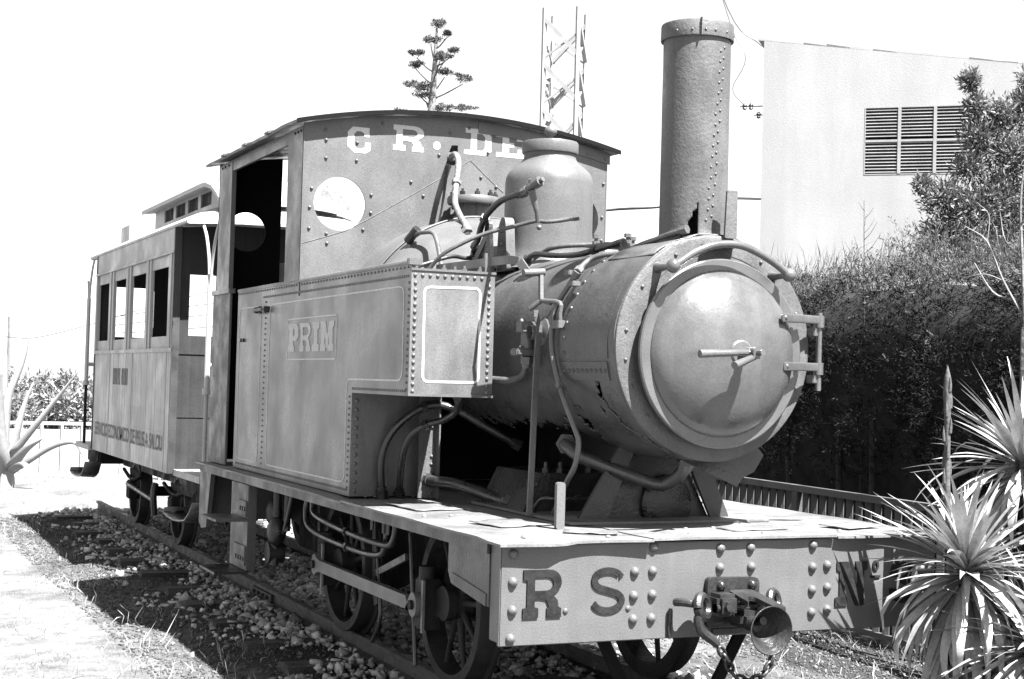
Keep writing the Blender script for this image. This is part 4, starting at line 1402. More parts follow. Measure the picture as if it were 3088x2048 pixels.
# brake gear and hangers
for y in (2.13, 2.72, 3.75):
    MB().bar((-.60, y, .78), (-.60, y - .04, .36), .02, .05).build('brake_hanger', 'wheel', loco)
    MB().bar((-.60, y - .04, .36), (-.60, y - .09, .24), .025, .06).build('brake_block', 'wheel', loco)
MB().bar((-.62, 2.6, .42), (-.62, 2.15, .56), .02, .035).build('brake_rod', 'pipe', loco)
for y in (1.95, 2.02, 2.2):
    MB().tube([(-.80, y, .83), (-.80, y, .70)], .010, 8, 1).build('drain_pipe', 'pipe_dark', loco)
MB().tube([(-.66, 2.0, .70), (-.68, 1.85, .20), (-.69, 1.80, .06)], .012, 8, 3).build('sand_pipe', 'pipe_dark', loco)
MB().tube([(-.62, 2.62, .58), (-.63, 2.50, .20), (-.63, 2.62, .04)], .012, 8, 3).build('sand_pipe', 'pipe_dark', loco)
# injector under the running board
inj = MB().sphere((-.86, 3.86, .64), .075, 16, 10, (.7, .8, 1.2)).sphere((-.88, 3.72, .54), .085, 16, 10, (.7, .9, 1.1)).cyl((-.88, 3.72, .54), (-.88, 3.72, .83), .025, 10).cyl((-.85, 3.60, .55), (-.85, 3.60, .83), .02, 10)
inj.cyl((-.92, 3.78, .40), (-.82, 3.78, .40), .065, 14).cyl((-.88, 3.75, .33), (-.88, 3.75, .55), .03, 10)
inj.build('injector', 'iron', loco)
# guard irons in front
MB().bar((-.534, .14, .478), (-.36, .16, .16), .05, .02, (0, 1, 0)).build('guard_iron', 'black', loco)
MB().bar((.145, .14, .478), (-.04, .16, .12), .05, .02, (0, 1, 0)).build('guard_iron', 'black', loco)

# --- drawgear on the beam
cp = MB().prism([rounded([(-.138, .722), (.112, .716), (.112, .512), (-.136, .516)], .028)], lambda u, v, w: (u, -.028 + w, v), .028).build('drawgear_plate', 'iron', loco)
for x in (-.075, .075):
    inst('rivet', rivet_mesh(.021, .02, 'iron', 12), cp, (x, -.028, .686), ROT_FRONT)
MB().box(-.10, .12, -.015, -.0005, .488, .508).build('drawgear_lip', 'iron', cp)
# bell-mouth coupling
bell = MB().lathe([(.020, -.15), (.030, -.19), (.050, -.225), (.075, -.262), (.094, -.292), (.098, -.300), (.094, -.302), (.072, -.270), (.046, -.232), (.024, -.20), (1e-3, -.19)], (-.010, 0, .545), 'y', 40)
bell.build('coupling_bell', 'iron', loco, 45)
MB().cyl((-.010, 0, .560), (-.010, -.20, .548), .030, 12).cyl((-.012, -.18, .56), (-.012, -.245, .575), .017, 10).build('bell_stem', 'iron', loco)
sh = MB().prism([rounded([(-.060, -.06), (.055, -.06), (.085, -.27), (.035, -.26), (.012, -.14), (-.018, -.14), (-.05, -.20)], .02)], lambda u, v, w: (u, v, .655 - .22 * abs(v + .06) + w), .018)
sh.build('drawbar_top', 'iron', loco)
MB().box(-.150, -.050, -.135, -.03, .575, .665, .016).build('drawbar_jaw', 'iron', loco)
MB().cyl((-.10, -.15, .62), (-.10, -.12, .62), .024, 8).build('drawbar_nut', 'iron', loco)
MB().box(-.06, .06, -.17, -.03, .53, .60, .02).build('drawbar_block', 'iron', loco)
MB().box(.035, .10, -.10, -.03, .60, .65, .01).build('drawbar_jaw', 'iron', loco)
MB().cyl((-.15, -.11, .61), (.06, -.11, .61), .018, 10).build('drawbar_pin', 'iron', loco)
MB().cyl((.06, -.13, .59), (.06, -.06, .60), .03, 10).build('drawbar_nut', 'iron', loco)


def ring(c, n_, R_, r_):
    a, b_, _ = frame_of(n_)
    c = Vector(c)
    return MB().tube([c + (a * math.cos(t) + b_ * math.sin(t)) * R_ for t in np.linspace(0, 2 * PI, 19)], r_, 8, 1, False)


ring((-.205, -.10, .615), (.55, -.8, .2), .042, .021).build('shackle', 'iron', loco)
MB().tube([(-.29, -.03, .628), (-.275, -.07, .632), (-.25, -.09, .630), (-.21, -.08, .625)], .017, 10, 4).build('hook_eye', 'iron', loco)
ring((.155, -.07, .625), (.5, -.8, .2), .036, .018).build('shackle', 'iron', loco)
MB().tube([(-.225, -.12, .600), (-.240, -.125, .568), (-.225, -.13, .525), (-.180, -.13, .492), (-.150, -.13, .468)], [.016, .020, .021, .020, .016], 10, 4).build('coupling_hook', 'iron', loco)
MB().tube([(-.30, -.012, .60), (-.305, -.012, .52), (-.30, -.012, .48)], .008, 6, 2).build('hook_stay', 'iron', loco)
chain = spline([(-.150, -.13, .468), (-.120, -.13, .425), (-.095, -.13, .385), (-.075, -.14, .345), (-.03, -.15, .325), (.02, -.155, .328), (.062, -.155, .352), (.09, -.155, .395), (.10, -.15, .44)], 6)
acc, last = 0, chain[0]
lk = 0
for a, b_ in zip(chain[:-1], chain[1:]):
    acc += (b_ - a).length
    if acc > .033:
        acc = 0
        d = (b_ - a).normalized()
        n1, n2, _ = frame_of(d)
        u_ = n1 if lk % 2 else n2
        pts = [b_ + d * .024 * math.cos(t) + u_ * .013 * math.sin(t) for t in np.linspace(0, 2 * PI, 13)]
        MB().tube(pts, .0070, 6, 1, False).build('chain_link', 'iron', loco, 60)
        lk += 1

# ================================================================== COACH
coach = thing('passenger_coach', (0, 8.7, 0), 'old pale wooden tramway coach with raised clerestory roof behind the locomotive', 'coach')
KX, KY0, KY1 = .90, 6.85, 10.65
WIN = [(7.09, 7.82), (8.04, 8.76), (9.0, 9.66), (9.91, 10.58)]
for s in (-1, 1):
    X0, X1 = s * KX, s * (KX - .03)
    lo, hi = min(X0, X1), max(X0, X1)
    yy = KY0
    while yy < KY1 - .02:                                             # match-boarded lower side, board by board
        y2 = min(yy + .127, KY1)
        MB().box(lo + (random.uniform(0, .002) if s < 0 else 0), hi - (random.uniform(0, .002) if s > 0 else 0), yy + .0025, y2 - .0025, .677, 1.655).build('plank', 'coach_paint', coach)
        yy = y2
    MB().box(min(s * (KX + .012), X1), max(s * (KX + .012), X1), KY0, KY1, 1.6555, 1.688).build('belt_rail', 'coach_paint', coach)
    MB().box(lo, hi, KY0, KY1, 2.474, 2.66).build('frieze_board', 'coach_paint', coach)
    MB().box(min(s * (KX + .010), X1), max(s * (KX + .010), X1), 6.45, 11.05, 2.6605, 2.6795, .003).build('cant_rail', 'coach_paint', coach)
    MB().box(min(s * (KX + .016), X1), max(s * (KX + .016), X1), KY0, KY1, 2.455, 2.4735).build('frieze_moulding', 'coach_paint', coach)
    edges = [KY0] + [v for w in WIN for v in w] + [KY1]
    for a, b_ in zip(edges[::2], edges[1::2]):
        MB().box(lo, hi, a, b_, 1.689, 2.4545).build('window_pillar', 'coach_paint', coach)
        MB().box(min(s * (KX + .010), X0), max(s * (KX + .010), X0), (a + b_) / 2 - .03, (a + b_) / 2 + .03, 1.689, 2.4545).build('pillar_bead', 'coach_paint', coach)
    for a, b_ in WIN:
        ix = s * (KX - .012)
        MB().box(min(ix, ix - s * .015), max(ix, ix - s * .015), a, b_, 1.689, 1.787).build('sash_rail', 'coach_paint', coach)
        MB().box(min(ix, ix - s * .015), max(ix, ix - s * .015), a, b_, 2.36, 2.4545).build('sash_head', 'coach_paint', coach)
    for a in (7.06, 8.55, 9.72):
        MB().box(min(s * (KX + .003), X0), max(s * (KX + .003), X0), a, a + .012, .69, 1.65).build('panel_bead', 'coach_paint', coach)
    for z in (1.16, .99):
        MB().box(min(s * (KX + .003), X0), max(s * (KX + .003), X0), 7.08, 10.6, z, z + .008).build('panel_bead', 'coach_paint', coach)
    for y in (KY0 - .012, KY1 - .02):
        MB().box(min(s * (KX + .008), s * (KX - .05)), max(s * (KX + .008), s * (KX - .05)), y, y + .032, .68, 2.68).build('corner_post', 'coach_corner', coach)


def text_mesh(body, m, parent, y0, y1, z0, z1, x, name):
    cu = bpy.data.curves.new('t', 'FONT')
    cu.body = body
    cu.size = 1
    cu.offset = .015
    o = bpy.data.objects.new('t', cu)
    C.objects.link(o)
    me = bpy.data.meshes.new_from_object(o.evaluated_get(bpy.context.evaluated_depsgraph_get()))
    bpy.data.objects.remove(o)
    xs = [v.co.x for v in me.vertices]
    zs = [v.co.y for v in me.vertices]
    for v in me.vertices:
        u = (v.co.x - min(xs)) / (max(xs) - min(xs))
        w = (v.co.y - min(zs)) / (max(zs) - min(zs))
        v.co = Vector((x, y0 + (y1 - y0) * u, z0 + (z1 - z0) * w))
    me.materials.append(MATS[m])
    ob = bpy.data.objects.new(name, me)
    link(ob, parent)
    return ob


mat('coach_text', 0.075, 0.6, 0.25, 20, 0.3, 60, 0)
text_mesh('SERVICIO ECONOMICO DE REUS A SALOU', 'coach_text', coach, 10.47, 7.12, .840, .972, -KX - .004, 'lettering')['kind'] = 'stuff'
tb = MB()
for i, y in enumerate((9.52, 9.44, 9.36, 9.28, 9.20, 9.06, 8.98, 8.90, 8.82)):
    tb.prism([[(y, 1.36), (y - .045, 1.36), (y - .045, 1.515), (y, 1.515)]], lambda u, v, w: (-KX - .003 + w, u, v), .003)
for y in (9.52, 9.44, 9.36, 9.28, 9.20, 9.06, 8.98, 8.90, 8.82):
    pass
tb.build('faded_lettering', 'coach_text', coach, 0, 'stuff')
# end walls with windows
for y in (KY0, KY1 - .03):
    outer = [(-KX + .031, .72), (KX - .031, .72), (KX - .031, 2.66), (.4, 2.70), (-.4, 2.70), (-KX + .031, 2.66)]
    if y == KY0:
        holes = [[(-.775, 1.79), (-.34, 1.79), (-.34, 2.285), (-.775, 2.285)], [(.36, 1.83), (.78, 1.83), (.78, 2.285), (.36, 2.285)], [(-.28, .76), (.28, .76), (.28, 2.42), (-.28, 2.42)]]
    else:
        holes = [[(-.725, 1.84), (-.40, 1.84), (-.40, 2.357), (-.725, 2.357)], [(.03, 1.88), (.40, 1.88), (.40, 2.53), (.03, 2.53)], [(-.342, 1.95), (-.314, 1.95), (-.314, 2.33), (-.342, 2.33)], [(.46, 1.84), (.76, 1.84), (.76, 2.357), (.46, 2.357)]]
    MB().prism([outer] + holes, lambda u, v, w, y=y: (u, y + w, v), .03).build('end_wall', 'coach_end', coach, 25)
    MB().box(-KX + .031, -.3, y - .008, y, 1.64, 1.665).build('end_moulding', 'coach_end', coach)
    MB().box(-KX + .031, -.3, y - .006, y, 1.13, 1.15).build('end_moulding', 'coach_end', coach)
MB().box(-KX + .035, KX - .035, KY0 + .03, KY1 - .035, .70, .74).build('coach_floor', 'coach_dark', coach)
for s in (-1, 1):
    MB().box(min(s * .42, s * .80), max(s * .42, s * .80), KY0 + .1, KY1 - .1, 1.10, 1.17).build('bench_seat', 'coach_dark', coach)
# platforms, poles, steps
for y0, y1, yo in ((5.92, KY0, 6.15), (KY1, 11.55, 11.15)):
    MB().box(-.86 if y0 < 8 else -.93, .86 if y0 < 8 else .93, y0 + (.003 if y0 > 8 else 0), y1 - .002, .665, .715).build('platform', 'coach_roof', coach)
    MB().box(-.80, .80, y0 + .05, y1 - .05, .52, .663).build('platform_frame', 'coach_dark', coach)
    for s in (-1, 1):
        x = s * (.775 if y0 < 8 else .90)
        up = MB().tube([(x, yo, .716), (x, yo, 1.35)], .016, 10, 1)
        up.build('platform_post', 'coach_paint' if y0 < 8 else 'coach_dark', coach)
        MB().tube([(x, yo, 1.34), (x, yo, 2.25)], .021, 10, 1).cyl((x, yo, 1.33), (x, yo, 1.375), .033, 12).build('platform_pole', 'white_tube', coach)
        for dy in (-.22, .22):
            MB().tube([(x, yo, 2.10), (x, yo + dy * .25, 2.36), (x, yo + dy * .7, 2.54), (x, yo + dy * 1.2, 2.64)], .012, 8, 4).build('pole_bracket', 'white_tube', coach)
        MB().tube([(x, yo, 1.55), (x + s * -.18, yo, 1.55)], .020, 8, 1).build('pole_arm', 'white_tube', coach)
        # curled step: hanger straps and dished tread
        yc = 6.25 if y0 < 8 else 11.1
        xs_ = s * .93
        oy = 0 if y0 < 8 else 4.95
        pr = [(6.60, .435), (6.66, .388), (6.50, .352), (6.30, .345), (6.10, .355), (5.90, .390), (5.76, .450), (5.64, .540)]
        nn = len(pr)
        vs_ = [(s * xx, dy + oy, z + (.012 if xx > .9 and 1 < i_ < 5 else 0)) for xx in (.80, .97) for i_, (dy, z) in enumerate(pr)]
        stp = MB().add(vs_, [(i, i + 1, nn + i + 1, nn + i) for i in range(nn - 1)]).build('platform_step', 'pipe', coach, 50)
        sd = stp.modifiers.new('thickness', 'SOLIDIFY')
        sd.thickness = .012
        MB().prism([[(5.80 + oy, .664), (5.78 + oy, .455), (5.92 + oy, .40), (6.12 + oy, .368), (6.48 + oy, .366), (6.52 + oy, .44), (6.32 + oy, .555), (6.15 + oy, .62), (6.12 + oy, .664)]], lambda u, v, w, s=s: (s * (.805 + w), u, v), .006).build('step_back', 'black', coach, 25)
# roof: side slopes, clerestory, hood
vs_, fs = [], []
ry0, ry1 = 6.42, 11.10
prof = [(-.906, 2.684), (-.892, 2.700), (-.75, 2.775), (-.60, 2.842), (-.48, 2.885), (0, 2.93), (.48, 2.885), (.60, 2.842), (.75, 2.775), (.892, 2.700), (.906, 2.684)]
lowr = MB()
nn = len(prof)
stations = [(ry0, .12), (6.62, .45), (6.85, .80), (7.15, 1.0), (10.2, 1.0), (10.6, .8), (10.9, .45), (ry1, .12)]
ns = len(stations)
for dz in (0, .022):
    for y, k_ in stations:
        vs_ += [(x, y, 2.672 + (z - 2.672) * (k_ if z > 2.69 else 1) - dz) for x, z in prof]
off = ns * nn
for j in range(ns - 1):
    for i in range(nn - 1):
        a = j * nn + i
        fs += [(a, a + 1, a + nn + 1, a + nn), (off + a, off + a + nn, off + a + nn + 1, off + a + 1)]
    a, c = j * nn, j * nn + nn - 1
    fs += [(a, a + nn, off + a + nn, off + a), (c, off + c, off + c + nn, c + nn)]
for i in range(nn - 1):
    a, c = i, (ns - 1) * nn + i
    fs += [(a, off + a, off + a + 1, a + 1), (c, c + 1, off + c + 1, off + c)]
MB().add(vs_, fs).build('lower_roof', 'coach_roof', coach, 25)
cy0, cy1 = 7.28, 9.42
for s in (-1, 1):
    X0, X1 = s * .50, s * .48
    lo, hi = min(X0, X1), max(X0, X1)
    MB().box(lo, hi, cy0 - .25, cy1 + .35, 2.862, 2.925).build('clerestory_sill', 'coach_paint', coach)
    MB().box(lo, hi, cy0 - .25, cy1 + .35, 3.045, 3.075).build('clerestory_head', 'coach_paint', coach)
    k_ = cy0
    while k_ < cy1 - .1:
        MB().box(lo, hi, k_, k_ + .10, 2.9255, 3.0445).build('clerestory_post', 'coach_paint', coach)
        MB().box(min(s * .485, s * .481), max(s * .485, s * .481), k_ + .1005, k_ + .5095, 2.9255, 3.0445).build('clerestory_pane', 'coach_dark', coach)
        k_ += .51
    MB().box(lo, hi, cy1 - .10, cy1 + .35, 2.9255, 3.0445).build('clerestory_post', 'coach_paint', coach)
    MB().box(lo, hi, cy0 - .25, cy0 - .0005, 2.9255, 3.0445).build('clerestory_post', 'coach_paint', coach)
vs_, fs = [], []
ny_, nx_ = 24, 16
for t in (0, 1):
    for j in range(ny_ + 1):
        v = j / ny_
        y = 6.72 + (9.80 - 6.72) * v
        e_ = max(0, .14 - v) / .14
        for i in range(nx_ + 1):
            x = -.63 + 1.26 * i / nx_
            z = 3.075 + .055 * (1 - (x / .63) ** 2) - .22 * e_ ** 2.0
            vs_.append((x * (1 - .10 * e_), y, z - .035 * t))
st = (nx_ + 1) * (ny_ + 1)
for j in range(ny_):
    for i in range(nx_):
        a = j * (nx_ + 1) + i
        fs += [(a, a + 1, a + nx_ + 2, a + nx_ + 1), (st + a, st + a + nx_ + 1, st + a + nx_ + 2, st + a + 1)]
    a, c = j * (nx_ + 1), j * (nx_ + 1) + nx_
    fs += [(a, a + nx_ + 1, st + a + nx_ + 1, st + a), (c, st + c, st + c + nx_ + 1, c + nx_ + 1)]
for i in range(nx_):
    a, c = i, ny_ * (nx_ + 1) + i
    fs += [(a, st + a, st + a + 1, a + 1), (c, c + 1, st + c + 1, st + c)]
MB().add(vs_, fs).build('clerestory_roof', 'coach_roof', coach, 35)
MB().box(-.479, .479, 7.0, 7.03, 2.80, 3.04).build('clerestory_end', 'coach_roof', coach)
MB().box(-.66, -.46, 10.25, 10.75, 2.80, 2.985, .01).build('roof_ventilator', 'coach_paint', coach)
# running gear
for s in (-1, 1):
    MB().box(min(s * .60, s * .57), max(s * .60, s * .57), 7.0, 10.5, .52, .675).build('sole_bar', 'coach_dark', coach)
    for y in (7.80, 9.76):
        make_wheel(s, y, coach, .31, 8, .3 * y, .552)
        MB().box(min(s * .60, s * .68), max(s * .60, s * .68), y - .09, y + .09, .24, .42, .01).build('axle_box', 'coach_dark', coach)
        MB().prism([[(y - .30, .52), (y + .30, .52), (y + .12, .28), (y - .12, .28)]], lambda u, v, w, s=s: (s * (.60 + w), u, v), .015).build('axle_guard', 'coach_dark', coach)
        MB().tube([(s * .64, y - .45, .50), (s * .64, y - .2, .45), (s * .64, y, .435), (s * .64, y + .2, .45), (s * .64, y + .45, .50)], .018, 8, 3).build('leaf_spring', 'coach_dark', coach)
for y in (7.80, 9.76):
    MB().cyl((-.5, y, .31), (.5, y, .31), .05, 14).build('axle', 'coach_dark', coach)
MB().tube([(-.72, 9.55, .40), (-.72, 8.25, .34)], .022, 8, 1).build('brake_rod', 'pipe', coach)
MB().tube([(-.72, 8.22, .50), (-.74, 8.20, .40), (-.72, 8.22, .22)], .030, 8, 3).build('brake_lever', 'iron', coach)
MB().prism([[(7.1, .65), (8.2, .65), (7.9, .46), (7.1, .40)]], lambda u, v, w: (-.52 + w, u, v), .02).build('truss_plate', 'coach_end', coach)
MB().box(-.35, .35, 8.2, 9.3, .30, .62).build('battery_box', 'coach_dark', coach)

# ================================================================== FENCES, BUILDING, TOWER
fence = thing('metal_railing', (2.75, 3, GZ), 'grey metal railing of flat upright bars in front of the dark hedge', 'railing')
fx = lambda y: 2.60 + .075 * (y - 1.5)
MB().bar((fx(-3), -3, .81), (fx(9), 9, .81), .045, .045).build('top_rail', 'fence_metal', fence)
MB().bar((fx(-3), -3, -.04), (fx(9), 9, -.04), .03, .035).build('bottom_rail', 'fence_metal', fence)
bar_me = MB().box(-.006, .006, -.022, .022, -.02, .787).mesh('railing_bar')
bar_me.materials.append(MATS['fence_metal'])
y = -2.95
i = 0
while y < 9:
    if i % 17 == 8:
        MB().box(fx(y) - .03, fx(y) + .03, y - .03, y + .03, GZ - .05, .786).build('fence_post', 'fence_metal', fence)
    else:
        inst('railing_bar', bar_me, fence, (fx(y), y, 0), Matrix.Rotation(.5, 3, 'Z'))
    y += .108
    i += 1

lf = thing('boundary_fence', (-.5, 18.5, GZ), 'pale low boundary fence with thin posts beyond the coach', 'fence')
A, B = Vector((-9.0, 19.6, 0)), Vector((5.0, 17.8, 0))
MB().bar(A + Vector((0, 0, .66)), B + Vector((0, 0, .66)), .05, .05).build('top_rail', 'fence_white', lf)
MB().bar(A + Vector((0, 0, -.12)), B + Vector((0, 0, -.12)), .04, .05).build('bottom_rail', 'fence_white', lf)
for i in range(48):
    q = A.lerp(B, (i + .5) / 48)
    MB().box(q.x - .02, q.x + .02, q.y - .03, q.y + .03, GZ - .06, .636).build('fence_post', 'fence_white', lf)
    if i < 47:
        q2 = A.lerp(B, (i + 1.5) / 48)
        MB().bar(q.lerp(q2, .08) + Vector((0, 0, .24)), q.lerp(q2, .92) + Vector((0, 0, .24)), .012, .66).build('fence_panel', 'fence_white', lf)

# building with louvred window
bld = thing('white_building', (8.5, 11.0, GZ), 'plain white rendered building with louvred window behind the hedge', 'building')
B0 = Vector((7.816, 11.511, 0))
BD = Vector((.738, -.675, 0)).normalized()
BN = Vector((.675, .738, 0)).normalized()      # away from the camera
topz = lambda t: 6.12 - .132 * t


def bpt(t, z, w):
    v = B0 + BD * t + BN * w
    return (v.x, v.y, z)


outer = [(-.02, GZ - .1), (9.0, GZ - .1), (9.0, topz(9)), (-.02, topz(-.02))]
hole = [(1.32, 4.315), (1.32, 5.185), (2.66, 5.185), (2.66, 4.315)]
MB().prism([outer, hole], lambda u, v, w: bpt(u, v, w), .25).build('front_wall', 'plaster', bld, 25)
MB().prism([[(-.02, GZ - .1), (.23, GZ - .1), (.23, topz(0) - .02), (-.02, topz(0) - .02)]], lambda u, v, w: bpt(u, v, w + .2505), 7).build('side_wall', 'plaster', bld, 25)
MB().prism([[(1.2, 4.2), (2.8, 4.2), (2.8, 5.3), (1.2, 5.3)]], lambda u, v, w: bpt(u, v, w + .26), .02).build('window_void', 'dark_gap', bld, 25)
win = MB().prism([[(1.313, 4.308), (2.667, 4.308), (2.667, 5.192), (1.313, 5.192)], [(1.325, 4.32), (1.325, 5.18), (2.655, 5.18), (2.655, 4.32)]], lambda u, v, w: bpt(u, v, w - .004), .06).build('window', 'louvre', bld, 25)
for t in (1.755, 2.20):
    MB().prism([[(t - .02, 4.321), (t + .02, 4.321), (t + .02, 5.179), (t - .02, 5.179)]], lambda u, v, w: bpt(u, v, w - .008), .05).build('mullion', 'louvre', win, 25)
for ta, tb_ in ((1.3255, 1.7345), (1.7755, 2.1795), (2.2205, 2.6545)):
    MB().prism([[(ta, 4.735), (tb_, 4.735), (tb_, 4.765), (ta, 4.765)]], lambda u, v, w: bpt(u, v, w - .006), .045).build('transom', 'louvre', win, 25)
    for i in range(20):
        z = 4.335 + i * .0425
        if 4.72 < z < 4.775:
            continue
        c = MB()
        c.add([bpt(ta, z - .002, .0), bpt(tb_, z - .002, .0), bpt(tb_, z + .030, .05), bpt(ta, z + .030, .05), bpt(ta, z + .006, -.002), bpt(tb_, z + .006, -.002), bpt(tb_, z + .036, .05), bpt(ta, z + .036, .05)],
              [(0, 1, 2, 3), (7, 6, 5, 4), (0, 4, 5, 1), (2, 6, 7, 3), (0, 3, 7, 4), (1, 5, 6, 2)])
        c.build('slat', 'louvre', win, 0)
t = -.1
while t < 8.8:
    ln = .30
    z = topz(t + ln / 2)
    MB().prism([[(t, topz(t) + .003), (t + ln - .004, topz(t + ln) + .003), (t + ln - .004, topz(t + ln) + .012 + random.uniform(0, .01)), (t, topz(t) + .012 + random.uniform(0, .03))]],
               lambda u, v, w: bpt(u, v, w + .002), 1.2).build('roof_tile', 'plaster' if random.random() < .6 else 'roof_tile', bld, 25)
    t += ln
# insulators and wires beside the building
for (t, z), lb in (((-.27, 5.26), 'upper'), ((-.08, 5.14), 'lower')):
    w_ = thing('wall_insulator', bpt(t, z, 0), lb + ' pair of dark insulators on the wall bracket left of the white building', 'insulator')
    b = MB().tube([bpt(t - .06, z, .05), bpt(.03, z, .05)], .008, 6, 1)
    b.build('bracket', 'cable', w_)
    for q in (0, .085):
        MB().lathe([(.012, -.045), (.03, -.03), (.02, -.01), (.034, .01), (.02, .03), (.012, .045)], bpt(t + q, z, .05), 'z', 10).build('insulator_body', 'cable', w_)


def cable(pts, r, label):
    o = MB().tube(pts, r, 6, 6).build('overhead_cable', 'cable', None, 60)
    tag(o, label, 'cable', 'overhead cables')


cable([(4.0, 11.06, 3.40), (4.54, 10.82, 3.49), (5.07, 10.58, 3.58), (5.59, 10.34, 3.63), (6.5, 10.4, 3.80), (7.80, 11.53, 4.01)], .017, 'thick black cable running behind the chimney to the white building')
cable([(7.2, 12.6, 8.5), (7.5, 11.9, 6.4), (7.62, 11.69, 5.9), (7.50, 11.8, 5.5), (7.62, 11.69, 5.26)], .004, 'thin looping wire beside the corner of the white building')
cable([(6.9, 12.6, 9.0), (7.45, 11.9, 6.6), (7.78, 11.54, 6.05)], .006, 'thin wire falling to the top corner of the white building')
cable([(-6, 28, 2.4), (-.87, 26.53, 2.15), (-.09, 26.17, 2.09), (.40, 25.95, 2.10), (1.28, 25.54, 2.36), (2.35, 25.04, 2.74), (5, 24, 3.6)], .007, 'sagging cable that rises towards the coach at far left')
for za, zb, lb in ((2.56, 2.88, 'highest'), (2.39, 2.67, 'middle'), (2.23, 2.42, 'lowest')):
    cable([(1.56, 25.41, za - .03), (1.82, 25.29, za), (3.61, 24.46, zb), (9, 22, zb + .8)], .008, lb + ' of the three straight wires seen through the coach windows')

# lattice tower
tow = thing('lattice_tower', (14.3, 30.7, GZ), 'white steel lattice tower standing behind the cab', 'tower')
c0 = Vector((13.66, 30.68, 0))
e1 = Vector((.80, -.37, 0))
e1 = e1.normalized() * .92
e2 = Vector((-e1.y, e1.x, 0))
# turn the square so that its narrow side shows to the left
R16 = Matrix.Rotation(math.radians(-16), 3, 'Z')
e1, e2 = R16 @ e1, R16 @ e2
crn = [c0, c0 + e1, c0 + e1 + e2, c0 + e2]
TH = 11.45
for q in crn:
    MB().bar(q + Vector((0, 0, GZ)), q + Vector((0, 0, TH)), .10, .10).build('tower_leg', 'tower_white', tow)
for f_ in range(4):
    a, b_ = crn[f_], crn[(f_ + 1) % 4]
    z = 3.0
    while z < TH - .3:
        up = z
        MB().bar(a + Vector((0, 0, z + .95)), b_ + Vector((0, 0, z)), .11, .11).build('tower_brace', 'tower_white', tow)
        MB().bar(a + Vector((0, 0, z - .10)), b_ + Vector((0, 0, z + .55)), .045, .045).build('tower_brace', 'tower_white', tow)
        z += 1.2
qd = c0 + e2 * 1.06
MB().tube([qd + Vector((0, 0, GZ)), qd + Vector((0, 0, TH))], .028, 6, 1).build('tower_ladder_pipe', 'cable', tow)
pl = MB().tube([(1.04, 36.67, GZ), (.99, 36.65, 2.83)], .035, 8, 1).build('utility_pole', 'twig_pale', None)
tag(pl, 'thin pale pole standing far off at the left edge', 'pole')

# ================================================================== VEGETATION


def clump(c, rad, n_, up=.4, shell_=.55):
    """random points in an ellipsoid biased to the outside, with outward directions"""
    d = rng.normal(size=(n_, 3))
    d /= np.linalg.norm(d, axis=1)[:, None]
    r_ = shell_ + (1 - shell_) * rng.random(n_)
    r_ *= 1 + .18 * rng.normal(size=n_)
    p = np.asarray(c) + d * r_[:, None] * np.asarray(rad)
    dd = d + rng.normal(size=(n_, 3)) * .55
    dd[:, 2] += up
    return p, dd


# cypress hedge
hedge = thing('cypress_hedge', (4.1, 3.5, GZ), 'tall dark cypress hedge behind the metal railing', 'hedge')
hp, hdv = [], []
n = 17000
y = rng.uniform(-2.5, 9.5, n)
face = rng.random(n)
tz = 2.34 + .24 * np.array([mnoise.noise(Vector((q * .9, 0, 0))) for q in y]) + .10 * np.array([mnoise.noise(Vector((q * 3.1, 5, 0))) for q in y])
lowz = .82 + .18 * np.array([mnoise.noise(Vector((q * 1.4, 8, 0))) for q in y])
z = np.where(face < .62, lowz + (tz - lowz) * rng.random(n) ** .8, tz + rng.normal(size=n) * .05)
lump = np.array([mnoise.noise(Vector((a * 1.7, b_ * 1.7, 0))) + .6 * mnoise.noise(Vector((a * 4.5, b_ * 4.5, 2))) for a, b_ in zip(y, z)])
xf = 3.42 + .05 * (y - 3) - .34 * lump + .35 * np.clip((z - 1.9) / .6, 0, 1) ** 2
x = np.where(face < .62, xf + np.abs(rng.normal(size=n)) * .10, xf + rng.random(n) * 1.0)
z = np.where(face < .62, z, z + .34 * lump)
hp = np.stack([x, y, z], 1)
hdv = np.stack([-1.1 + rng.normal(size=n) * .6, rng.normal(size=n) * .7 - .25, .55 + rng.normal(size=n) * .5], 1)
hdv[face >= .62] = np.stack([rng.normal(size=(face >= .62).sum()) * .45 - .15, rng.normal(size=(face >= .62).sum()) * .45 - .1, np.ones((face >= .62).sum())], 1)
hdv /= np.linalg.norm(hdv, axis=1)[:, None]
K_ = 13
t_ = np.tile(np.linspace(.05, 1, K_), n)
ax_ = np.repeat(hdv, K_, 0)
Ls = np.repeat(rng.uniform(.07, .20, n), K_)
pv = rng.normal(size=(n * K_, 3))
pv -= ax_ * (pv * ax_).sum(1)[:, None]
pv /= np.linalg.norm(pv, axis=1)[:, None] + 1e-9
bp_ = np.repeat(hp, K_, 0) + ax_ * (t_ * Ls)[:, None] + np.array([0, 0, -.25]) * ((t_ ** 2) * Ls)[:, None] * .5
bd_ = ax_ * .75 + pv * .65
bl = (.022 + .030 * (1 - t_)) * rng.uniform(.7, 1.3, n * K_)
bw_ = rng.uniform(.004, .009, n * K_)
tp = np.repeat((z > tz - .16 + .1 * rng.random(n)) | (rng.random(n) < .04), K_)  # blades near the top, and a few others, get the painted sunlit tone
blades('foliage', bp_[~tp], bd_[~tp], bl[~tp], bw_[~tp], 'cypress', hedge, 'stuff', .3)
blades('foliage_sunlit', bp_[tp], bd_[tp], bl[tp], bw_[tp], 'cypress_sunlit', hedge, 'stuff', .3)
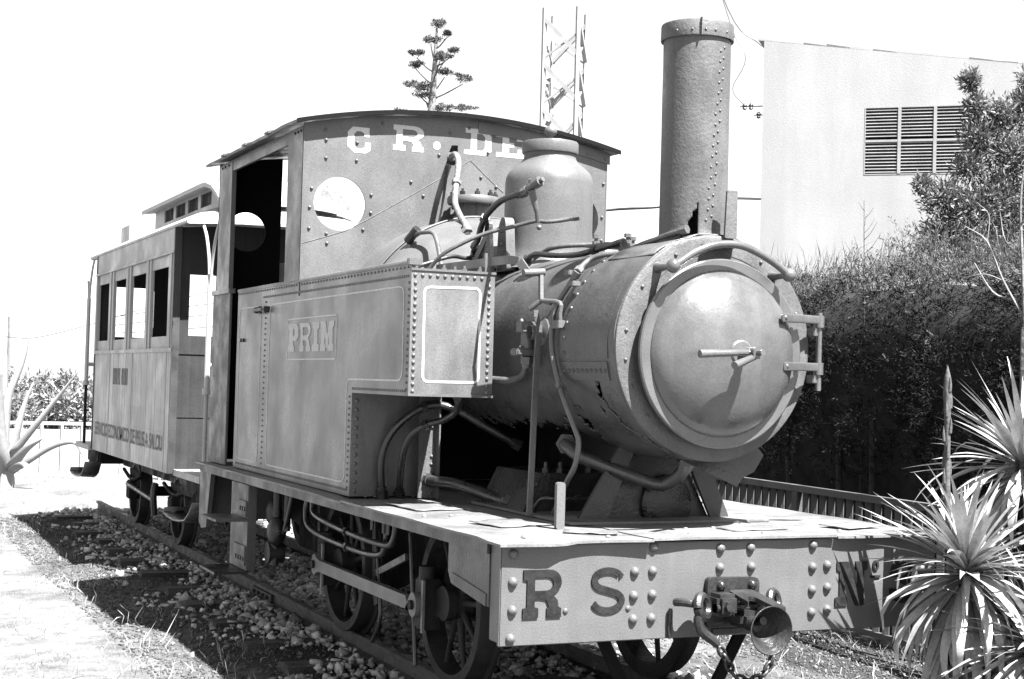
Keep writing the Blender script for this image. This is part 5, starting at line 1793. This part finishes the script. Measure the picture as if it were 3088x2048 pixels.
# long wisps standing above the top
n2 = 1800
y2 = rng.uniform(-2.5, 9.5, n2)
hp = np.stack([3.6 + .05 * (y2 - 3) + rng.random(n2) * .9, y2, 2.42 + rng.normal(size=n2) * .05], 1)
hdv = np.stack([rng.normal(size=n2) * .25, rng.normal(size=n2) * .25, np.ones(n2)], 1)
blades('hedge_wisps', hp, hdv, rng.uniform(.08, .30, n2) * (.6 + .6 * rng.random(n2)), rng.uniform(.004, .007, n2), 'cypress_sunlit', hedge, 'stuff', .35)
core = MB()  # near-black solid added inside the hedge to block light and deepen its shade
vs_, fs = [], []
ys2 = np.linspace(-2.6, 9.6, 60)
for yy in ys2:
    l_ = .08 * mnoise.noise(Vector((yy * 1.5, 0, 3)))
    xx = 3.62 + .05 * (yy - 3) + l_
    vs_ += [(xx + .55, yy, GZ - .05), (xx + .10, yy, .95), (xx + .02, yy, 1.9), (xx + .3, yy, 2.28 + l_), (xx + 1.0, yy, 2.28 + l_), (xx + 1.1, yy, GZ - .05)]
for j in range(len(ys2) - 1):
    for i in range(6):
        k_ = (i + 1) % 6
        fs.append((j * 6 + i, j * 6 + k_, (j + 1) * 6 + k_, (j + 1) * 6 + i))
core.add(vs_, fs).build('hedge_shade_core', 'hedge_shade_core', hedge, 60)
for i in range(16):
    yy = -1.2 + i * .62 + random.uniform(-.12, .12)
    xx = 3.55 + .05 * (yy - 3) + random.uniform(0, .25)
    MB().tube([(xx, yy, GZ - .05), (xx + .02, yy + .03, .5), (xx + random.uniform(-.06, .06), yy + random.uniform(-.08, .08), 1.3)], [.032, .026, .02], 8, 3).build('trunk', 'bark', hedge, 60)
# a second row of stems and leaf litter darkens the foot of the hedge
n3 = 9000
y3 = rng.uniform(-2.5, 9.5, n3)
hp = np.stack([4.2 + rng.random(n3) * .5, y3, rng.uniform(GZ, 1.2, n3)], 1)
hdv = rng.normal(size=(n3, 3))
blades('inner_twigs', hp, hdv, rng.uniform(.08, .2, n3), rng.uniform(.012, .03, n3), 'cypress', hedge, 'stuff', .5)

# evergreen tree rising behind the hedge on the right
tree = thing('evergreen_tree', (5.3, 4.45, GZ), 'loose evergreen tree rising above the hedge before the louvred window', 'tree')
TC = [((5.13, 4.49, 4.09), .07, .09), ((5.19, 4.47, 3.87), .10, .12), ((5.38, 4.38, 3.82), .12, .14), ((5.22, 4.46, 3.64), .16, .14), ((5.45, 4.36, 3.49), .16, .20), ((5.15, 4.50, 3.39), .14, .12),
      ((4.97, 4.59, 3.12), .19, .15), ((4.80, 4.66, 3.22), .06, .07), ((5.17, 4.50, 3.02), .28, .20), ((5.40, 4.39, 3.10), .24, .27), ((5.53, 4.31, 3.88), .07, .18), ((5.60, 4.31, 3.49), .16, .24),
      ((5.75, 4.2, 3.2), .3, .35), ((5.62, 4.3, 4.1), .10, .16), ((5.3, 4.5, 2.75), .38, .25), ((5.85, 4.3, 3.7), .22, .3), ((5.0, 4.6, 2.8), .22, .16), ((5.8, 4.2, 2.8), .4, .3)]
hp, hdv = [], []
for c, rx, rz in TC:
    p, d = clump(c, (rx, rx, rz), int(420 + 9000 * rx * rz / .04 * .17), .5, .25)
    hp.append(p)
    hdv.append(d)
hp, hdv = np.concatenate(hp), np.concatenate(hdv)
blades('crown', hp, hdv, rng.uniform(.03, .075, len(hp)), rng.uniform(.009, .020, len(hp)), 'shrub_tree', tree, 'stuff', .4)
MB().tube([(5.35, 4.5, GZ), (5.33, 4.46, 1.4), (5.30, 4.43, 2.4), (5.24, 4.44, 3.3), (5.14, 4.48, 4.1)], [.07, .05, .04, .022, .006], 8, 4).build('trunk', 'bark', tree)
for c, rx, rz in TC[1:]:
    s_ = Vector((5.29, 4.44, max(2.2, c[2] - .45)))
    MB().tube([s_, (s_ + Vector(c)) / 2 + Vector((0, 0, -.05)), Vector(c)], [.016, .011, .004], 6, 3).build('limb', 'bark', tree)

# bare pale shrub at the right edge
dead = thing('bare_shrub', (3.05, 1.6, GZ), 'bare pale branching shrub at the right edge before the hedge', 'shrub')
MB().tube([(3.06, 1.55, GZ), (3.05, 1.56, .8), (3.03, 1.57, 1.5), (3.04, 1.59, 1.9)], [.035, .032, .028, .022], 8, 3).build('trunk', 'bark_pale', dead)
for pts, r_ in (([(3.04, 1.59, 1.9), (3.02, 1.60, 2.3), (3.0, 1.60, 2.67), (3.02, 1.58, 2.95)], .012), ([(3.04, 1.59, 1.95), (2.97, 1.70, 2.18), (2.93, 1.80, 2.42), (2.86, 1.92, 2.52)], .009),
                ([(3.0, 1.65, 2.06), (2.98, 1.80, 2.12), (2.95, 1.93, 2.30)], .007), ([(3.02, 1.6, 2.3), (2.98, 1.7, 2.42), (2.97, 1.74, 2.6)], .006), ([(3.0, 1.6, 2.5), (3.04, 1.5, 2.7), (3.05, 1.46, 2.85)], .006),
                ([(2.97, 1.70, 2.18), (2.9, 1.78, 2.22), (2.84, 1.9, 2.2)], .005), ([(3.03, 1.59, 2.1), (3.1, 1.5, 2.3), (3.12, 1.44, 2.5)], .008), ([(2.93, 1.8, 2.42), (2.94, 1.8, 2.58), (2.9, 1.86, 2.66)], .004)):
    MB().tube(pts, [r_, r_ * .7, r_ * .35], 6, 4).build('branch', 'bark_pale', dead, 60)
for i, (hx, hy, hh) in enumerate(((3.75, 4.05, 2.95), (3.9, 2.95, 2.92), (3.85, 3.35, 2.80))):
    sp = thing('bare_sapling', (hx, hy, GZ), ('slender leafless sapling standing up behind the smokebox handrail', 'slender leafless sapling below the louvred window', 'short leafless sapling between two taller ones above the hedge')[i], 'sapling')
    MB().tube([(hx, hy, GZ), (hx + .02, hy, 1.6), (hx - .01, hy, hh)], [.009, .006, .002], 6, 3).build('stem', 'bark', sp)
    for k_ in range(10):
        zz = hh - .08 - k_ * .055
        a = random.uniform(0, 6.28)
        l_ = .05 + .013 * k_
        MB().tube([(hx, hy, zz), (hx + math.cos(a) * l_ * .5, hy + math.sin(a) * l_ * .5, zz + l_ * .5), (hx + math.cos(a) * l_, hy + math.sin(a) * l_, zz + l_ * 1.3)], [.003, .002, .001], 5, 2).build('twig', 'bark', sp)

# far bushes on the left
FB = [((.9, 34.6, .55), 1.0, .85, 'round far bush at the left edge behind the agave'), ((1.9, 34.1, .75), .75, .75, 'middle far bush left of the coach with dark hollows'), ((2.7, 33.6, .40), .75, 1.0, 'far bush closest to the coach, low and spreading'),
      ((-1.2, 36.5, .6), 1.2, .9, 'far bush at the outermost left of the photo')]
for c, rx, rz, lb in FB:
    t_ = thing('far_bush', (c[0], c[1], GZ), lb, 'bush', 'bushes far off at the left')
    hp, hdv = [], []
    for k_ in range(10):
        cc = np.array(c) + rng.normal(size=3) * np.array([rx, rx, rz]) * .45
        p, d = clump(cc, (rx * .42, rx * .42, rz * .40), 420, .4, .4)
        hp.append(p)
        hdv.append(d)
    hp, hdv = np.concatenate(hp), np.concatenate(hdv)
    hp[:, 2] = np.maximum(hp[:, 2], GZ)
    blades('crown', hp, hdv, rng.uniform(.10, .20, len(hp)), rng.uniform(.03, .07, len(hp)), 'tree_far', t_, 'stuff', .4)
    for k_ in range(3):
        MB().tube([(c[0] + random.uniform(-.1, .1), c[1], GZ - .05), (c[0] + random.uniform(-.2, .2), c[1], c[2]), (c[0] + random.uniform(-.4, .4), c[1], c[2] + rz * .5)], [.06, .04, .02], 6, 3).build('stem', 'bark', t_)

# agave flower stalk behind the cab
ag = thing('agave_flower_stalk', (5.22, 17.04, GZ), 'tall agave flower stalk with tiered flower clusters rising above the cab roof', 'agave')
MB().tube([(5.25, 17.10, GZ), (5.22, 17.06, 3.0), (5.22, 17.05, 4.95), (5.22, 17.04, 5.74), (5.24, 17.01, 6.4), (5.25, 16.99, 7.1)], [.10, .09, .075, .065, .045, .014], 10, 4).build('stalk', 'bark_pale', ag)
CLU = [((5.26, 16.98, 7.15), .115, .105), ((5.17, 17.03, 6.90), .13, .07), ((5.40, 16.92, 7.0), .065, .055), ((4.97, 17.12, 6.67), .10, .06), ((5.38, 16.94, 6.64), .13, .07), ((5.50, 16.88, 6.73), .08, .055), ((4.97, 17.13, 6.49), .125, .065),
       ((5.39, 16.94, 6.38), .13, .07), ((5.66, 16.82, 6.29), .16, .08), ((4.96, 17.15, 6.17), .18, .075), ((5.13, 17.07, 6.0), .18, .08), ((5.38, 16.97, 5.81), .17, .07), ((5.73, 16.81, 5.82), .15, .07), ((4.74, 17.26, 5.73), .10, .05), ((5.2, 16.7, 6.55), .1, .06), ((5.25, 17.4, 6.2), .14, .07)]
for c, rx, rz in CLU:
    c = Vector(c)
    rx, rz = rx * 1.2, rz * 1.25
    root = Vector((5.23, 17.02, c.z - .20 - rx * .7))
    MB().tube([root, root.lerp(c, .45) + Vector((0, 0, -.05)), c + Vector((0, 0, -rz * .8))], [.016, .012, .008], 6, 4).build('branch', 'bark', ag)
    hp, hdv = [], []
    for k_ in range(13):
        q = Vector((random.uniform(-1, 1) * rx * .75, random.uniform(-1, 1) * rx * .75, random.uniform(-.3, .35) * rz))
        p, d = clump(c + q, (rx * .28, rx * .28, rz * .30), 46, 1.0, .1)
        hp.append(p)
        hdv.append(d)
    hp, hdv = np.concatenate(hp), np.concatenate(hdv)
    blades('flower_cluster', hp, hdv, rng.uniform(.03, .06, len(hp)), rng.uniform(.008, .016, len(hp)), 'flower', ag, 'stuff', .2)


# leaves of rosette plants
def leaf_mesh(L_, w, droop, m, fold=.35, twist=0.0, base_w=.6, seg=8, kink=None):
    """blade along +X, droop bends it towards -Z; V-shaped section"""
    vs_, fs = [], []
    x = z = 0.0
    ang = 0.0
    for i in range(seg + 1):
        t = i / seg
        ww = w * (base_w + (1 - base_w) * min(1, t / .35)) * (1 - max(0, (t - .45) / .55) ** 1.4)
        if i == seg:
            ww = .0008
        tw = twist * t
        for k_, sg in enumerate((-1, 0, 1)):
            y = sg * ww / 2
            zz = (abs(sg) * ww / 2) * fold
            vs_.append((x - math.sin(ang) * zz * -1, y * math.cos(tw), z + zz * math.cos(ang) + y * math.sin(tw)))
        st_ = L_ / seg
        x += math.cos(ang) * st_
        z += math.sin(ang) * st_
        ang -= droop / seg * (1 if kink is None else (0.3 if t < kink else 2.2))
    for i in range(seg):
        for k_ in range(2):
            a = i * 3 + k_
            fs.append((a, a + 1, a + 4, a + 3))
    me = MB().add(vs_, fs).mesh('leaf', False)
    me.materials.append(MATS[m])
    me.shade_smooth()
    return me


def rosette(name, c, label, cat, n_, L0, L1, W_, m, trunk_r, base, group=None, droops=(.1, .9), el_rng=(-70, 88), avoid=None, skirt=40):
    t_ = thing(name, base, label, cat, group)
    lib = [leaf_mesh(1.0, W_ * random.uniform(.75, 1.15), random.uniform(*droops), m, random.uniform(.15, .4), random.uniform(-.6, .6)) for _ in range(14)]
    lib_d = [leaf_mesh(1.0, W_ * random.uniform(.75, 1.1), random.uniform(.8, 1.7), m, random.uniform(.1, .35), random.uniform(-.9, .9)) for _ in range(14)]
    lib_k = [leaf_mesh(1.0, W_ * 1.05, random.uniform(1.8, 2.8), m, .2, random.uniform(-.5, .5), kink=random.uniform(.35, .6)) for _ in range(6)]
    lib_x = [leaf_mesh(1.0, W_ * random.uniform(.5, .8), random.uniform(-.3, .8), 'yucca_dry', .5, random.uniform(-1.5, 1.5)) for _ in range(6)]
    MB().tube([base, Vector(base).lerp(Vector(c), .5) + Vector((.02, .02, 0)), Vector(c) + Vector((0, 0, .02))], [trunk_r * 1.2, trunk_r, trunk_r * .75], 10, 4).build('trunk', 'yucca_dry', t_)

    def put(me_, d, Ln, off):
        tip, mid = Vector(c) + d * Ln, Vector(c) + d * Ln * .6
        if avoid and avoid(tip, mid):
            return
        side = Vector((0, 0, 1)).cross(d)
        side = side.normalized() if side.length > .05 else Vector((1, 0, 0))
        M = Matrix((d, side, d.cross(side))).transposed()
        inst('leaf', me_, t_, Vector(c) + d * .03 + Vector((0, 0, off)), M, (Ln, Ln, Ln))
    for i in range(n_):
        az = i * 2.39996 + random.uniform(-.35, .35)
        q = (i + .5) / n_
        el = math.radians(el_rng[1] + (el_rng[0] - el_rng[1]) * q ** .70 + random.uniform(-14, 14))
        Ln = random.uniform(L0, L1) * (.72 + .36 * q) * random.choice((1, 1, 1, .8))
        d = Vector((math.cos(az) * math.cos(el), math.sin(az) * math.cos(el), math.sin(el))).normalized()
        u_ = random.random()
        put(random.choice(lib_k if u_ < .18 and q > .25 else (lib_d if q > .45 and u_ < .8 else lib)), d, Ln, -.07 * q)
    for i in range(skirt):
        az, el = random.uniform(0, 6.28), math.radians(random.uniform(-88, -62))
        d = Vector((math.cos(az) * math.cos(el), math.sin(az) * math.cos(el), math.sin(el)))
        Ln = random.uniform(.3, .55)
        o = Vector(c).z - Ln - .05 * i / skirt
        put(random.choice(lib_x), d, min(Ln, (c[2] - GZ - .05) * .95), -.04 - .12 * random.random())
    return t_


av = lambda tip, mid: (tip.y > -.03 and tip.x < 1.12 and .40 < tip.z < 1.0) or (mid.y > -.02 and mid.x < 1.1 and .4 < mid.z < .95) or tip.z < GZ + .02
y1 = rosette('yucca', (.91, -.36, .775), 'spiky yucca with a budding flower spike in front of the buffer beam', 'yucca', 260, .46, .62, .084, 'yucca_leaf', .05, (.98, -.38, GZ - .02), droops=(.05, .7), avoid=av)
sp = MB().tube([(.882, -.30, .82), (.878, -.27, 1.05), (.880, -.26, 1.35), (.876, -.26, 1.50), (.876, -.26, 1.56), (.874, -.26, 1.612)], [.014, .014, .013, .017, .015, .003], 10, 4)
spk = sp.build('flower_spike', 'yucca_dry', y1, 60)
for i in range(16):
    z = .98 + i * .035
    a = i * 2.4
    MB().tube([(.878 + math.cos(a) * .012, -.262 + math.sin(a) * .012, z), (.878 + math.cos(a) * .015, -.262 + math.sin(a) * .015, z + .03), (.878 + math.cos(a) * .016, -.262 + math.sin(a) * .016, z + .065)], [.008, .007, .001], 6, 2).build('bud_scale', 'yucca_dry', spk, 60)
av2 = lambda tip, mid: tip.z < GZ + .02 or (tip.y > -.02 and tip.x < 1.12)
rosette('yucca', (1.36, -.20, 1.215), 'taller yucca head with leaves fanning in from the right edge', 'yucca', 170, .48, .66, .072, 'yucca_leaf', .05, (1.38, -.25, GZ - .02), droops=(.02, .4), el_rng=(-40, 88), avoid=av2)
rosette('yucca', (1.06, -.62, .50), 'low yucca clump at the bottom right corner', 'yucca', 210, .44, .60, .078, 'yucca_leaf', .05, (1.08, -.62, GZ - .02), droops=(.05, .7), avoid=lambda t_, m_: t_.z < GZ + .02)

# big agave at the left edge
agv = thing('agave', (-1.05, 16.3, GZ), 'large pale agave with drooping folded leaves at the left edge', 'agave')


def path_leaf(pts, w, parent):
    pts = spline(pts, 6)
    m = len(pts)
    vs_, fs = [], []
    for i, p in enumerate(pts):
        t = i / (m - 1)
        d = (pts[min(i + 1, m - 1)] - pts[max(i - 1, 0)]).normalized()
        sd_ = Vector((.35, -.94, .1)).cross(d)
        sd_ = (sd_.normalized() + Vector((.06, -.16, .05))).normalized()
        up_ = sd_.cross(d)
        ww = w * (1 - t) ** .75 + .004
        vs_ += [p - sd_ * ww / 2 + up_ * ww * .08, p, p + sd_ * ww / 2 + up_ * ww * .08]
    for i in range(m - 1):
        for k_ in range(2):
            a = i * 3 + k_
            fs.append((a, a + 1, a + 4, a + 3))
    o = MB().add(vs_, fs).build('leaf', 'agave_leaf', parent, 60, fix=False)
    sf = o.modifiers.new('thickness', 'SOLIDIFY')
    sf.thickness = .006
    return o


H = (-1.12, 16.35, .02)
for pts, w in (([H, (-1.05, 16.28, .30), (-1.0, 16.2, .40), (-.75, 16.1, .76), (-.50, 16.0, 1.13), (-.25, 15.9, 1.50)], .13),
               ([H, (-1.02, 16.15, .22), (-.88, 16.0, .42), (-.70, 15.9, .55)], .16),
               ([H, (-1.0, 16.3, .12), (-.87, 16.25, .21), (-.61, 16.2, .39), (-.39, 16.15, .48), (-.24, 16.1, .47), (-.16, 16.08, .33), (-.10, 16.05, .17)], .10),
               ([H, (-1.2, 16.3, .62), (-1.24, 16.2, 1.07), (-1.26, 16.1, 1.45)], .15),
               ([H, (-1.15, 16.35, .6), (-1.11, 16.4, 1.1), (-.99, 16.45, 1.44), (-.91, 16.5, 1.69), (-.86, 16.5, 1.95)], .13),
               ([H, (-1.2, 16.4, .6), (-1.17, 16.4, 1.16), (-1.17, 16.45, 1.62), (-1.20, 16.5, 1.93)], .13),
               ([H, (-1.02, 16.3, .5), (-.92, 16.35, .95), (-.80, 16.4, 1.30)], .12),
               ([H, (-1.3, 16.3, .22), (-1.7, 16.2, .6), (-2.1, 16.1, 1.1)], .14), ([H, (-1.4, 16.2, .3), (-1.8, 16.0, .45), (-2.0, 15.9, .2)], .16),
               ([H, (-1.25, 16.15, .20), (-1.45, 15.9, .22), (-1.7, 15.7, .02)], .15), ([H, (-1.0, 16.1, .15), (-.90, 15.95, .16), (-.84, 15.85, .03), (-.80, 15.8, -.2)], .10),
               ([H, (-1.18, 16.1, .30), (-1.28, 15.95, .60), (-1.34, 15.85, .5), (-1.36, 15.8, .2)], .18), ([H, (-1.2, 16.5, .7), (-1.35, 16.6, 1.3), (-1.6, 16.7, 1.8)], .13)):
    path_leaf(pts, w * 1.35, agv)
MB().tube([(-1.12, 16.35, GZ - .05), (-1.12, 16.35, .25)], [.14, .08], 10, 1).build('heart', 'agave_leaf', agv)
